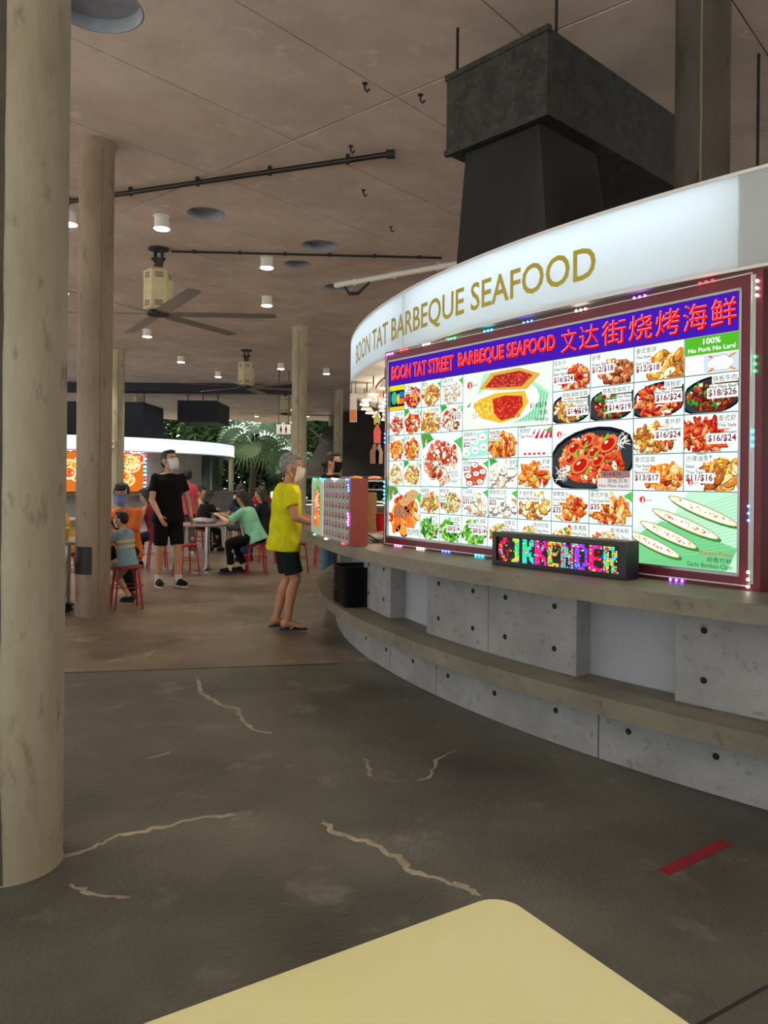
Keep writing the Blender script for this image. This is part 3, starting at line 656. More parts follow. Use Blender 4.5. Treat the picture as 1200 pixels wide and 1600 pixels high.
def scallops(p, x0, y0, x1, y1):
    W, H = x1-x0, y1-y0; p.poly([(x0,y0),(x1,y0+.1*H),(x1,y1),(x0+.3*W,y1-.2*H)], (160,224,206))
    for a, b in ((.2,.55),(.5,.62),(.78,.75),(.16,.2),(.5,.3),(.82,.4)): p.ell(x0+a*W, y0+b*H, .14*W, .13*H, (250,250,246)); p.ell(x0+a*W, y0+b*H-.02*H, .07*W, .06*H, (236,206,170)); p.ell(x0+a*W, y0+b*H-.03*H, .03*W, .02*H, (206,100,50))
tile(4,2, n=0, plate=None, title='蒜香带子', eng=('Garlic Scallop',), extra=scallops, price='$22', tpos='tl'); tile(5,2, pal='orange', size=.1, elong=2.6, title='辣椒蟹', eng=('Chilli Crab',))
def prawns(p, x0, y0, x1, y1):
    W, H = x1-x0, y1-y0
    for k in range(5):
        a = .18+k*.14; p.poly([(x0+a*W,y0+.12*H),(x0+(a+.1)*W,y0+.1*H),(x0+(a+.26)*W,y0+.6*H),(x0+(a+.17)*W,y0+.64*H)], (252,240,232)); p.poly([(x0+(a+.17)*W,y0+.62*H),(x0+(a+.26)*W,y0+.58*H),(x0+(a+.36)*W,y0+.95*H)], (196,30,60)); p.ell(x0+(a+.03)*W, y0+.1*H, .05*W, .04*H, (206,50,60))
tile(6,2, n=0, leaf=True, extra=prawns, title='老虎虾', eng=('Tiger Prawn',))
def squid(p, x0, y0, x1, y1):
    W, H = x1-x0, y1-y0
    for k in range(40):
        s = 1 if k % 2 else -1; a, b = (.15 if s < 0 else .86)+rnd.uniform(-.08,.08), (.24 if s < 0 else .72)+rnd.uniform(-.1,.1); r = rnd.uniform(0, PI); p.ell(x0+a*W, y0+b*H, .06*W, .006*H, (246,246,236), r, 6)
    for a, b, r in ((.3,.62,.1),(.46,.72,.11),(.72,.66,.13),(.38,.36,.14),(.6,.42,.09),(.55,.55,.09),(.25,.45,.08)):
        p.ell(x0+a*W, y0+b*H, r*W, r*H*.95, (150,40,20), .5); p.ell(x0+a*W, y0+b*H+.01*H, r*W*.95, r*H*.88, (222,120,70), .5); p.ell(x0+a*W, y0+b*H, r*W*.66, r*H*.6, (180,30,20), .5); p.ell(x0+(a-.02)*W, y0+(b+.03)*H, r*W*.2, r*H*.14, (255,220,190), .5)
    for a, b in ((.45,.66),(.32,.54),(.57,.5),(.47,.26),(.7,.76)): p.ell(x0+a*W, y0+b*H, .05*W, .022*H, (110,190,50), 1.0)
    p.rect(x0+.64*W, y0+.17*H, x0+.98*W, y0+.27*H, (150,110,110)); p.text('$14/$19', x0+.67*W, y0+.19*H, .06*H, (100,20,36), w=.2*W); p.rect(x0+.6*W, y0+.012*H, x1-.004, y0+.165*H, (214,206,204)); p.text('铁板苏东', x0+.72*W, y0+.095*H, .062*H, (30,30,34), w=.24*W); p.text('Hot Plate Squid', x0+.62*W, y0+.022*H, .055*H, (30,30,34), w=.34*W)
tile(7,2,9,4, pal='red', black=True, bgc=(232,246,240), n=60, size=.06, extra=squid, fill=.44, yum=(.1,.83,.06))
tile(9,2, pal='gold', size=.1, elong=1.8, title='麦片虾', eng=('Cereal Prawn',), price='$16/$24', tpos='tr', yum=(.68,.24,.1), off=(-.1,-.08)); tile(10,2, pal='red', size=.08, elong=3, title='泰式虾', eng=('Thai Style','Prawn'), price='$16/$24', tpos='tr', off=(-.1,-.04))
tile(0,3, pal='rice', title='粥', tpos='tr'); tile(1,3, pal='noodle', leaf=True, title='菜', tpos='tr')
def oysters(p, x0, y0, x1, y1):
    W, H = x1-x0, y1-y0
    for a, b in ((.2,.7),(.5,.78),(.25,.4),(.55,.48),(.8,.55),(.3,.14),(.7,.2)): p.ell(x0+a*W, y0+b*H, .15*W, .12*H, (110,60,100)); p.ell(x0+a*W, y0+b*H, .12*W, .09*H, (246,240,226)); p.ell(x0+a*W, y0+b*H, .05*W, .04*H, (206,170,120))
tile(4,3, n=6, leaf=True, extra=oysters, price='$20', title='蒜香蚝', tpos='tl'); tile(5,3, pal='white', size=.15, elong=2.4, n=18, leaf=True, title='龙虾', eng=('Lobster',), tpos='tr'); tile(6,3, pal='orange', size=.11, elong=2.2, n=30, title='虾婆', eng=('Cray Fish',), tpos='tr', yum=(.72,.25,.11))
tile(9,3, pal='orange', size=.12, n=26, title='泰式豆腐', eng=('Thai Style','Beancurd'), price='$13/$17', off=(.12,-.14)); tile(10,3, pal='gold', size=.13, elong=2.2, n=20, leaf=True, title='沙律油条', eng=('Salad','"You Tiao"'), price='$11/$16', off=(.2,-.06), yum=(.13,.22,.1))
def crab(p, x0, y0, x1, y1):
    W, H = x1-x0, y1-y0
    for a, b, rx, ry, r, c in ((.5,.62,.34,.1,.3,(214,90,30)),(.3,.3,.3,.1,1.0,(232,110,40)),(.7,.3,.26,.1,-1.0,(232,120,40)),(.42,.5,.26,.14,0,(170,110,80)),(.66,.78,.3,.12,.4,(206,160,110)),(.5,.14,.2,.09,0,(240,150,60)),(.32,.16,.1,.05,.7,(30,24,22)),(.6,.55,.1,.04,-.6,(30,24,22))): p.ell(x0+a*W, y0+b*H, rx*W, ry*H, c, r, 14, .1)
    for k in range(120): p.ell(x0+rnd.uniform(.2,.8)*W, y0+rnd.uniform(.15,.85)*H, .018*W, .011*H, rnd.choice(((230,190,150),(150,80,50),(110,50,30),(240,150,70))), rnd.uniform(0,3), 6)
    p.lw('黑胡椒蟹', x1-.008, y0+.09*H, .024, INK, True); p.lw('Pepper Crab', x1-.008, y0+.04*H, .018, INK, True)
tile(0,4,2,6, pal='orange', n=24, size=.08, leaf=True, extra=crab, yum=(.14,.87,.07))
tile(2,4, pal='noodle', elong=2.6, title='福建面', eng=('Noodle',), yum=(.2,.28,.1)); tile(3,4, pal='rice', title='椰浆饭', eng=('Fried','Oyster'), yum=(.16,.28,.1)); tile(4,4, pal='white', size=.14, n=20, leaf=True, title='一品锅', eng=('Broad Crab',), price='$35'); tile(5,4, pal='white', size=.2, n=12, leaf=True, title='鲍鱼西兰花', eng=('Sliced Abalone',), price='$25'); tile(6,4, pal='gold', size=.13, n=26, title='牛油大虾', eng=('Butter Big Prawn',)); tile(7,4, pal='orange', size=.1, title='咖喱鱼头', eng=('Curry Fish','Head'), price='$35'); tile(8,4, pal='orange', size=.1, elong=2.4, leaf=True, title='泰式炸鱼', eng=('Thai Style Fish',), price='$35')
tile(2,5, pal='green', elong=4, size=.05, title='芥兰', eng=('Kai Lan',), tpos='tr', yum=(.75,.3,.1)); tile(3,5, pal='green', elong=2.6, title='小白菜', eng=('Nai Bai',), price='$8/$14', tpos='tr'); tile(4,5, pal='green', elong=3, size=.08, title='蚝油菜', eng=('Oyster Sauce Veg',), price='$8/$14', tpos='tr'); tile(5,5, pal='noodle', title='四季豆', eng=('French Bean',), tpos='tr'); tile(6,5, pal='rice', size=.04, n=100, title='扬州炒饭', eng=('Yang Zhou','Fried Rice'), tpos='tr'); tile(7,5, pal='noodle', elong=2.8, title='香港面', eng=('Hong Kong','Noodle'), tpos='tr'); tile(8,5, pal='rice', elong=3, size=.04, n=90, title='星洲米粉', eng=('Sin Zhou','Bee Hoon'), tpos='tr')
def clams(p, x0, y0, x1, y1):
    W, H = x1-x0, y1-y0; p.poly([(x0+.1*W,y0),(x1,y0),(x1,y1),(x0+.55*W,y1)], (186,232,200)); p.poly([(x0,y0),(x0+.9*W,y0),(x1,y0+.3*H),(x0+.3*W,y0+.6*H),(x0,y0+.35*H)], (110,196,130))
    for k in range(16): p.poly([(x0,y0+.03*k*H),(x0,y0+(.03*k+.008)*H),(x1,y0+(.32+.045*k)*H),(x1,y0+(.312+.045*k)*H)], (140,212,156))
    for a, b, L_ in ((.68,.76,.34),(.52,.58,.34),(.36,.42,.30),(.22,.27,.28)):
        p.ell(x0+(a+.02)*W, y0+(b-.03)*H, L_*W, .075*H, (50,130,60), -.33, 18); p.ell(x0+a*W, y0+b*H, L_*W, .075*H, (130,110,50), -.33, 18); p.ell(x0+a*W, y0+b*H, L_*.97*W, .066*H, (236,226,190), -.33, 18); p.ell(x0+a*W, y0+b*H, L_*.86*W, .046*H, (252,250,240), -.33, 16)
        for k in range(26): t_ = rnd.uniform(-.8,.8); p.ell(x0+(a+t_*L_*.93)*W, y0+b*H-t_*L_*.33*W+rnd.uniform(-.02,.025)*H, .013*W, .010*H, rnd.choice(((206,60,30),(150,200,80),(230,180,100),(240,220,170))), rnd.uniform(0,3), 6)
    p.text('Market Price', x0+.66*W, y0+.19*H, .05*H, (206,40,60), w=.29*W); p.text('蒜香竹蚌', x0+.73*W, y0+.105*H, .062*H, INK, w=.22*W); p.text('Garlic Bamboo Clam', x0+.55*W, y0+.03*H, .055*H, INK, w=.40*W)
tile(9,4,11,6, n=0, plate=None, extra=clams, yum=(.1,.87,.06))
# LED string round the frame
led = thing('led_string', 'string of small coloured LED lights fixed round the maroon menu frame', 'light string', P0.lerp(P1, .5)+Vector((0,0,BH)))
LC = {n: emit_mat('led_'+n, c, 14) for n, c in dict(red=(255,30,40), white=(255,250,235), green=(30,255,110), cyan=(40,230,255), blue=(50,90,255), purple=(170,80,255), pink=(255,120,230)).items()}
wire = [bp(.02,.02,.015), bp(.02,BH-.012,.015), bp(BW-.05,BH-.012,.015), bp(BW-.045,.02,.015), bp(.02,.012,.015)]
MB().tube(wire, .004, 5).build('wire', 'white', led)
MB().loft([[bp(BW-.055,.03,n), bp(BW-.03,.03,n), bp(BW-.03,BH-.02,n), bp(BW-.055,BH-.02,n)] for n in (.012,.016)]).build('led_strip', 'alu', led)
def bulbs(x, y, col, axis, cnt=3, gap=.032):
    u, v = b_px(x, y); u = min(max(u, .015), BW-.015); v = min(max(v, .008), BH-.008)
    for k in range(cnt):
        q = (k-(cnt-1)/2)*gap; c = bp(u+(q if axis == 'u' else 0), v+(q if axis == 'v' else 0), .019); MB().ell(c, (.0065,)*3, nu=8, nv=5).build('led_bulb', LC[col], led)
for x, y, c in ((612,554,'purple'),(634,547,'red'),(669,536,'white'),(709,523,'green'),(766,508,'cyan'),(828,493,'blue'),(911,473,'white'),(1003,454,'purple'),(1107,434,'red')): bulbs(x, y, c, 'u')
for x, y, c in ((1186,451,'white'),(1183,569,'green'),(1179,685,'cyan'),(1173,802,'blue'),(1172,905,'white'),(601,685,'blue'),(600,760,'cyan'),(600,779,'cyan'),(602,625,'white')): bulbs(x, y, c, 'v')
for x, y, c in ((625,854,'pink'),(660,859,'white'),(700,865,'blue'),(752,871,'cyan'),(1060,911,'purple')): bulbs(x, y, c, 'u')
# next board round the stall, only its edge shows
q0 = P1+U*.06+NN*-.02; nbd = thing('side_menu_panel', 'grey menu panel standing beside the maroon menu frame', 'menu board', q0)
def qb(u, v, n=0): return q0+(U*.86+NN*-.5).normalized()*u+VV*v+NN*n
MB().loft([[qb(u,v,n) for u, v in ((0,.0),(.9,.0),(.9,1.4),(0,1.4))] for n in (-.03,.0)]).build('panel', 'grey_paint', nbd)
p = Paint(lambda u, v, n: qb(u, v, n+.001)); p.rect(.02,.42,.86,.62,(236,238,236)); p.lw('红', .05, .52, .05, (60,50,50)); p.lw('Sambal', .05, .46, .026, (60,50,50)); p.ell(.4,.9,.28,.22,(60,60,62)); p.done('menu_print', 'ink_print', nbd)

# ------------------------------------------------------------------ LED scrolling sign on the counter
a, b = at_z(769,882,.9255), at_z(978,907.5,.9255); su = (b-a); sw_ = su.length; su.normalize(); sn = Vector((su.y,-su.x,0)); sn = -sn if sn.y > 0 else sn
scr = thing('scrolling_sign', 'black box sign with multicoloured LED dot letters on the counter', 'sign', a.lerp(b,.5))
def sp(u, v, n): return a+su*u+Vector((0,0,v))+sn*n
def sbox(u0,u1,v0,v1,n0,n1): return MB().loft([[sp(u0,v0,n), sp(u1,v0,n), sp(u1,v1,n), sp(u0,v1,n)] for n in (n0,n1)])
sbox(0,sw_,0,.19,-.11,-.012).build('case', 'black', scr)
for q in ((0,sw_,0,.028),(0,sw_,.165,.19),(0,.03,.028,.165),(sw_-.04,sw_,.028,.165)): sbox(*q,-.012,0).build('bezel', 'black_gloss', scr)
G = {'(':['00110','01100','11000','11000','11000','01100','00110'],'I':['01110','00110','00110','00110','00110','00110','01110'],'K':['11001','11011','11110','11100','11110','11011','11001'],'E':['11111','11000','11000','11110','11000','11000','11111'],'R':['11110','11011','11011','11110','11110','11011','11011'],'N':['11001','11101','11101','11111','11011','11011','11001'],'D':['11110','11011','11001','11001','11001','11011','11110']}
word = '(IKKENDER'; dm = MB(); cw = (sw_-.09)/len(word)
hues = dict(r=(255,30,50), g=(40,255,110), b=(60,80,255), m=(230,50,240), c=(60,230,255), y=(255,220,60))
mixc = ['r','gy','cg','mr','rm','rgy','cgrm','bm','rm','rgyc'][:9]; mixc[8] = 'rgyc'; mixc[7] = 'rm'; mixc[6] = 'bm'; mixc[5] = 'cgrm'; mixc[4] = 'rgy'
for i, ch in enumerate(word):
    for ry in range(14):
        for rx in range(12):
            on = G[ch][ry//2][min(rx//2, 4)] == '1' if rx < 10 else False
            bleed = rnd.random() < .10
            if not on and not bleed: continue
            c = S(*hues[rnd.choice(mixc[i]) if rnd.random() < .85 else rnd.choice('rgbmcy')]); u = .045+i*cw+rx*cw/11.0; v = .032+(13-ry)*.0095; e = .0036
            dm.add([sp(u-e,v-e,-.0095), sp(u+e,v-e,-.0095), sp(u+e,v+e,-.0095), sp(u-e,v+e,-.0095)], [(0,1,2,3)], c)
o = dm.build('led_dots', 'led_dots', scr); o['kind'] = 'stuff'

# ------------------------------------------------------------------ display case at the far end of the counter
dcs = thing('display_case', 'counter display case with red brown end panel and rows of dish pictures', 'display case', pol(7.3, ang_px(545,7.4), .926))
d1 = ang_px(545, 7.41, 853); d0 = ang_px(503, 7.41, 853); dm1 = ang_px(488, 7.41, 850)-.02
Rp = 7.395; 
MB().arc(7.265, 7.40, .9255, 1.42, d1-.003, d1+.0005, 2).build('end_panel', 'red_brown', dcs)
MB().arc(7.37, 7.40, .9255, 1.405, d0, d1-.003, 12).build('front_panel', 'grey_paint', dcs)
MB().arc(7.265, 7.40, 1.405, 1.42, dm1, d1-.003, 16).build('top_rail', 'alu', dcs)
MB().arc(7.36, 7.41, .9255, .945, dm1, d1-.003, 16).build('bottom_rail', 'alu', dcs)
pf = lambda s_, v, n: pol(7.40+n, d0+s_/7.4, .95+v)
p = Paint(pf); L_ = (d1-.003-d0)*7.4; p.rect(0,0,L_,.45,(88,90,92)); nx = 8
for i in range(nx):
    for j in range(6):
        cx, cy = L_*(i+.5)/nx, .45*(j+.5)/6; p.ell(cx, cy, L_/nx*.46, .034, (190,194,194)); p.ell(cx, cy, L_/nx*.36, .026, rnd.choice(((110,56,44),(150,80,60),(90,60,50),(130,96,84),(80,100,70)))); p.ell(cx, cy+.006, L_/nx*.2, .01, (200,150,130))
p.done('dish_pictures', 'ink_print', dcs)
pf2 = lambda s_, v, n: pol(7.40+n, dm1+s_/7.4, .95+v); L2 = (d0-dm1)*7.4
MB().arc(7.37, 7.40, .9255, 1.405, dm1, d0-.001, 12).build('poster_panel', 'white', dcs)
p = Paint(pf2); p.rect(0,0,L2,.45,(236,248,240)); p.ell(L2*.5,.23,L2*.36,.2,(90,180,80)); p.ell(L2*.5,.22,L2*.28,.17,(226,70,40)); p.ell(L2*.5,.12,L2*.24,.07,(240,120,60)); p.ell(L2*.52,.30,L2*.16,.07,(250,180,140)); p.ell(L2*.6,.37,L2*.14,.04,(60,150,60))
for k in range(40): p.ell(L2*rnd.uniform(.3,.7), rnd.uniform(.08,.36), L2*.05, .01, rnd.choice(((250,150,90),(190,40,24),(255,200,160))), 0, 6)
p.done('lobster_poster', 'backlit', dcs)
for i, (fr, z, c) in enumerate(((.96,1.412,'blue'),(.7,1.415,'white'),(.4,1.415,'cyan'),(.15,1.415,'green'),(.9,.935,'red'),(.55,.935,'white'),(.2,.935,'cyan'),(.985,1.1,'purple'),(.985,1.16,'purple'),(.985,1.37,'blue'))):
    for k in range(3 if z != 1.1 else 2): MB().ell(pol(7.413, dm1+(d1-dm1)*min(fr+.006*k,.995), z-(0 if fr < .98 else .02*k)), (.007,)*3, nu=8, nv=5).build('led_bulb', LC[c], dcs)
# goods behind the gap
q = at_z(576, 830, .926)
def crate(z0, i):
    t = thing('cardboard_tray', 'flat brown cardboard tray in the tall stack beside the menu board', 'tray', (q.x, q.y, z0), 'stacked cardboard trays on the counter')
    x, y = q.x+rnd.uniform(-.008,.008), q.y; MB().box((x-.10,y-.12,z0), (x+.07,y+.12,z0+.008)).build('bottom', 'cardboard', t)
    for bx in ((-.10,-.12,.07,-.112),(-.10,.112,.07,.12),(-.10,-.112,-.092,.112),(.062,-.112,.07,.112)): MB().box((x+bx[0],y+bx[1],z0+.008), (x+bx[2],y+bx[3],z0+.024)).build('side', 'cardboard', t)
for i in range(15): crate(.9262+i*.0245, i)
shf = thing('serving_shelf', 'steel shelf with plates of food above the stall counter', 'shelf', (q.x+.0,q.y+.45,.926))
for sx in (-.12,.2): MB().cyl((q.x+sx,q.y+.45,.9255), (q.x+sx,q.y+.45,1.40), .012, n=8).build('post', 'steel', shf)
MB().box((q.x-.25,q.y+.3,1.395), (q.x+.32,q.y+.6,1.41)).build('shelf_plate', 'steel', shf); MB().box((q.x-.25,q.y+.3,1.31), (q.x+.32,q.y+.6,1.322)).build('shelf_plate', 'steel', shf)
for i, (dx, c) in enumerate(((-.14,'gold_food'),(.05,'pink_food'),(.22,'gold_food'))):
    mat('gold_food', (206,160,80), .6, rgb2=(170,110,50), scale=30); mat('pink_food', (226,150,120), .6, rgb2=(200,110,90), scale=30)
    t = thing('food_plate', ('white plate heaped with golden food on the steel shelf', 'white plate of pink seafood on the steel shelf', 'white plate heaped with golden food on the steel shelf')[i], 'plate', (q.x+dx,q.y+.44,1.4105), 'food plates on the steel shelf')
    MB().lathe([(.05,1.4105),(.085,1.425),(.088,1.425),(.05,1.416)], 18, (q.x+dx,q.y+.44,0)).build('plate_dish', 'white', t, True); MB().ell((q.x+dx,q.y+.44,1.425), (.07,.07,.028)).build('food_heap', c, t, True)
q2 = at_z(594, 829, .9255); t = thing('red_bin', 'red plastic tub on the counter beside the menu frame', 'tub', q2)
MB().lathe([(.055,.9256),(.07,1.08),(.078,1.08),(.078,1.09),(.066,1.09),(.05,.935)], 18, (q2.x,q2.y,0)).build('tub_body', 'plastic_red', t, True)
q3 = at_z(587, 847, .9255); t = thing('wiping_cloth', 'crumpled white cloth lying on the counter by the menu frame', 'cloth', q3)
m = MB(); m.ell(q3+Vector((0,0,.03)), (.1,.07,.03), nu=20, nv=12); 
for v in m.v: v += Vector((noise.noise(v*14), noise.noise(v*14+Vector((5,0,0))), abs(noise.noise(v*12))))*.022; v.z = max(v.z, .9256)
m.build('cloth_fold', 'cloth_white', t, True)
MB().tube([q3+Vector((-.06,.05,.012)), q3+Vector((-.09,0,.05)), q3+Vector((-.05,-.07,.06)), q3+Vector((.03,-.09,.012))], .005, 6).build('black_cord', 'black', t)
# hanging tag and cut-out drinks poster
hp = pol(RF-.01, ang_px(549, RF, 640)+.02, 0); t = thing('hanging_tag', 'narrow orange and white paper tag hung from the illuminated band', 'tag', (hp.x,hp.y,2.1))
MB().box((hp.x-.035,hp.y-.003,1.98), (hp.x+.035,hp.y+.003,2.26)).build('card', 'cloth_white', t); MB().box((hp.x-.03,hp.y-.005,1.99), (hp.x+.03,hp.y-.0032,2.10)).build('orange_band', mat('orange_card',(206,120,70),.7), t)
for s in (-.02,.02): MB().cyl((hp.x+s,hp.y,2.26), (hp.x+s,hp.y,ZF0), .004, n=6).build('string', 'black', t)
hp = at_d(590, 690, 9.0); t = thing('drinks_cutout', 'cut-out drinks poster hanging under the stall soffit', 'poster', hp)
def cutp(m, dx, z0, z1, w0): m.loft([[Vector((hp.x+dx+x_*w0, hp.y+n, z_)) for x_, z_ in ((-1,z0),(1,z0),(1.1,z0*.4+z1*.6),(.45,z0*.15+z1*.85),(.4,z1),(-.4,z1),(-.45,z0*.15+z1*.85),(-1.1,z0*.4+z1*.6))] for n in (0,.006)])
zc = hp.z
for i, (dx, a_, b_, w_, c) in enumerate(((-.005,-.02,.22,.04,(190,70,60)),(-.035,-.26,-.03,.05,(120,80,60)),(.02,-.26,-.03,.04,(150,130,110)),(-.01,.2,.33,.035,(170,170,90)))):
    m = MB(); cutp(m, dx, zc+a_, zc+b_, w_); m.build('bottle_picture', mat('drink_%d' % i, c, .5), t)
MB().cyl((hp.x,hp.y+.004,zc+.3), (hp.x,hp.y+.004,ZF0+.03), .004, n=6).build('string', 'black', t)
# stack of black trays on the ledge
tq = at_z(541, 944, .378); tq = pol(7.125, math.atan2(tq.y-CY, tq.x-CX), .3785); ta_ = math.atan2(tq.y-CY, tq.x-CX)
def tray_mesh():
    m = MB(); w_, d_ = .20, .145
    def rr(s, z, r=.03):
        pts = []
        for cx, cy, a0 in ((1,1,0),(-1,1,90),(-1,-1,180),(1,-1,270)):
            for k in range(5): a = rad(a0+22.5*k); pts.append(Vector((cx*(w_*s-r)+r*math.cos(a), cy*(d_*s-r)+r*math.sin(a), z)))
        return pts
    m.loft([rr(.90,0), rr(.96,.016), rr(1.0,.018), rr(1.0,.021), rr(.95,.021), rr(.88,.004)]); return m
for i in range(15):
    if i == 0: tr0 = tray_mesh().build('serving_tray', 'black'); o = tr0
    else: o = tr0.copy(); C.objects.link(o)
    tag(o, 'black plastic serving tray in the stack on the concrete ledge', 'tray', 'stacked serving trays'); o.location = (tq.x, tq.y, .3785+i*.0215); o.rotation_euler = (0,0,ta_+PI/2+rnd.uniform(-.02,.02))

# ------------------------------------------------------------------ cream table in the foreground
tt = thing('cream_table', 'cream square table top with rounded corner in the foreground', 'table', (-.02,.62,0))
tc_ = at_z(783, 1393, .74); eu = Vector((-.845,-.535,0)); ev = Vector((.535,-.845,0)); r = .05; TL_ = .80
def tpt(u, v, z): return tc_+eu*u+ev*v+Vector((0,0,z-.74))
def outline(ins, z):
    pts = []; L_ = TL_
    for cu, cv, a0 in ((r,r,180),(L_-r,r,270),(L_-r,L_-r,0),(r,L_-r,90)):
        for k in range(9): a = rad(a0+90*k/8); pts.append(tpt(cu+(r-ins)*math.cos(a), cv+(r-ins)*math.sin(a), z))
    return pts
MB().loft([outline(.004,.70), outline(0,.704), outline(0,.736), outline(.004,.74)]).build('table_top', 'cream_table', tt, True)
MB().loft([outline(-.001,.708), outline(-.001,.728)], cap=False).build('edge_band', 'table_edge', tt)
c_ = tpt(TL_/2, TL_/2, 0); MB().cyl((c_.x,c_.y,.03), (c_.x,c_.y,.70), .04).build('pedestal', 'steel', tt, True); MB().lathe([(.28,0),(.28,.012),(.06,.035),(.04,.04)], 32, (c_.x,c_.y,0)).build('base', 'steel', tt, True)

# ------------------------------------------------------------------ stools and round tables
def make_stool():
    t = thing('stool', 'red metal stool', 'stool', (0,0,0), 'red metal stools')
    MB().lathe([(.0,.435),(.15,.435),(.165,.445),(.165,.455),(.155,.462),(.02,.458)], 24).build('seat', 'red_paint', t, True)
    for k in range(4):
        a = PI/4+k*PI/2; c, s = math.cos(a), math.sin(a)
        MB().tube([(.10*c,.10*s,.436),(.14*c,.14*s,.425),(.155*c,.155*s,.39),(.20*c,.20*s,.0)], .0115, 8).build('leg', 'red_paint', t, True)
    MB().tube([(.172*math.cos(2*PI*k/24), .172*math.sin(2*PI*k/24), .24) for k in range(24)], .006, 6, closed=True).build('foot_ring', 'red_paint', t, True)
    return t
stool0 = make_stool(); stool_used = [False]
def stool(x, y, label, rz=.3):
    o = stool0 if not stool_used[0] else copy_tree(stool0); stool_used[0] = True
    return place(o, (x,y,0), rz, label)
def round_table(x, y, R, label):
    t = thing('round_table', label, 'table', (x,y,0), 'round dining tables')
    MB().lathe([(R-.01,.70),(R,.705),(R,.73),(R-.006,.736)], 40, (x,y,0)).build('table_top', 'table_top', t, True)
    MB().cyl((x,y,.02), (x,y,.70), .035).build('pole', 'steel', t, True)
    MB().lathe([(.25,0),(.25,.01),(.08,.025),(.045,.06),(.036,.06)], 32, (x,y,0)).build('base', 'steel', t, True)
    return t
round_table(-3.42, 8.32, .40, 'round dining table behind the column with the black patch')
round_table(-2.68, 11.7, .42, 'round steel-legged table with a grey jacket lying on it')
round_table(-3.12, 15.25, .42, 'round table where the person in navy sits')
round_table(-5.2, 12.6, .42, 'round table where the woman in maroon sits')
# small things on the tables
t = thing('drink_cup', 'clear plastic cup of yellow drink with a straw on the round table', 'cup', (-3.37,8.12,.737)); x, y = -3.37, 8.12
MB().lathe([(.032,.737),(.045,.86),(.046,.862),(.0455,.868)], 20, (x,y,0)).build('cup_body', 'drink', t, True); MB().lathe([(.048,.868),(.048,.876),(.03,.88)], 20, (x,y,0)).build('lid', 'white', t, True); MB().cyl((x,y,.878), (x+.02,y,.99), .005, n=8).build('straw', 'white', t)
t = thing('folded_jacket', 'crumpled light grey jacket lying on the round table', 'jacket', (-2.72,11.55,.737)); m = MB()
m.ell((-2.72,11.55,.775), (.16,.11,.045), nu=26, nv=14); m.ell((-2.60,11.5,.77), (.10,.08,.04), nu=20, nv=12)
for v in m.v: v += Vector((noise.noise(v*11), noise.noise(v*11+Vector((5,0,0))), abs(noise.noise(v*9))))*.035; v.z = max(v.z, .737)
m.build('jacket_folds', mat('jacket_grey', (176,172,178), .9, rgb2=(150,146,152), scale=9), t, True)

# ------------------------------------------------------------------ people
def cloth_mat(rgb, rgb2=None): 
    n = 'cloth_%d_%d_%d' % rgb; return mat(n, rgb, .85, rgb2=rgb2 or tuple(max(0, int(v*.86)) for v in rgb), scale=7, bump=.12, bscale=25, spec=.2)
def skin_mat(rgb): return mat('skin_%d_%d_%d' % rgb, rgb, .55, rgb2=tuple(int(v*.92) for v in rgb), scale=12, spec=.3)
def fuse(mb, name, m, parent, vox, smooth=3, wr=0, wsc=9, seed=0):
    o = mb.build(name, None, None)
    r = o.modifiers.new('r', 'REMESH'); r.mode = 'VOXEL'; r.voxel_size = vox
    s = o.modifiers.new('s', 'SMOOTH'); s.iterations = smooth; s.factor = .5
    bpy.context.view_layer.update()
    me = bpy.data.meshes.new_from_object(o.evaluated_get(bpy.context.evaluated_depsgraph_get())); old = o.data; o.modifiers.clear(); o.data = me; bpy.data.meshes.remove(old)
    if wr:
        off = Vector((seed*3.1, 0, 0)); nr = [v.normal.copy() for v in me.vertices]
        for v, n in zip(me.vertices, nr): q = v.co.copy(); q.z *= .6; v.co += n*noise.noise(q*wsc+off)*wr
    me.materials.clear(); me.materials.append(m); me.polygons.foreach_set('use_smooth', [True]*len(me.polygons)); me.name = name
    o.parent = parent; return o
def ik(a, t, l1, l2, pole):
    a, t, pole = Vector(a), Vector(t), Vector(pole); d = t-a; L = d.length
    if L > (l1+l2)*.999: t = a+d*((l1+l2)*.999/L); d = t-a; L = d.length
    x = (l1*l1-l2*l2+L*L)/(2*L); h = math.sqrt(max(l1*l1-x*x, 0)); dn = d/L; pp = pole-dn*pole.dot(dn); pp.normalize()
    return a+dn*x+pp*h, t
npeople = [0]
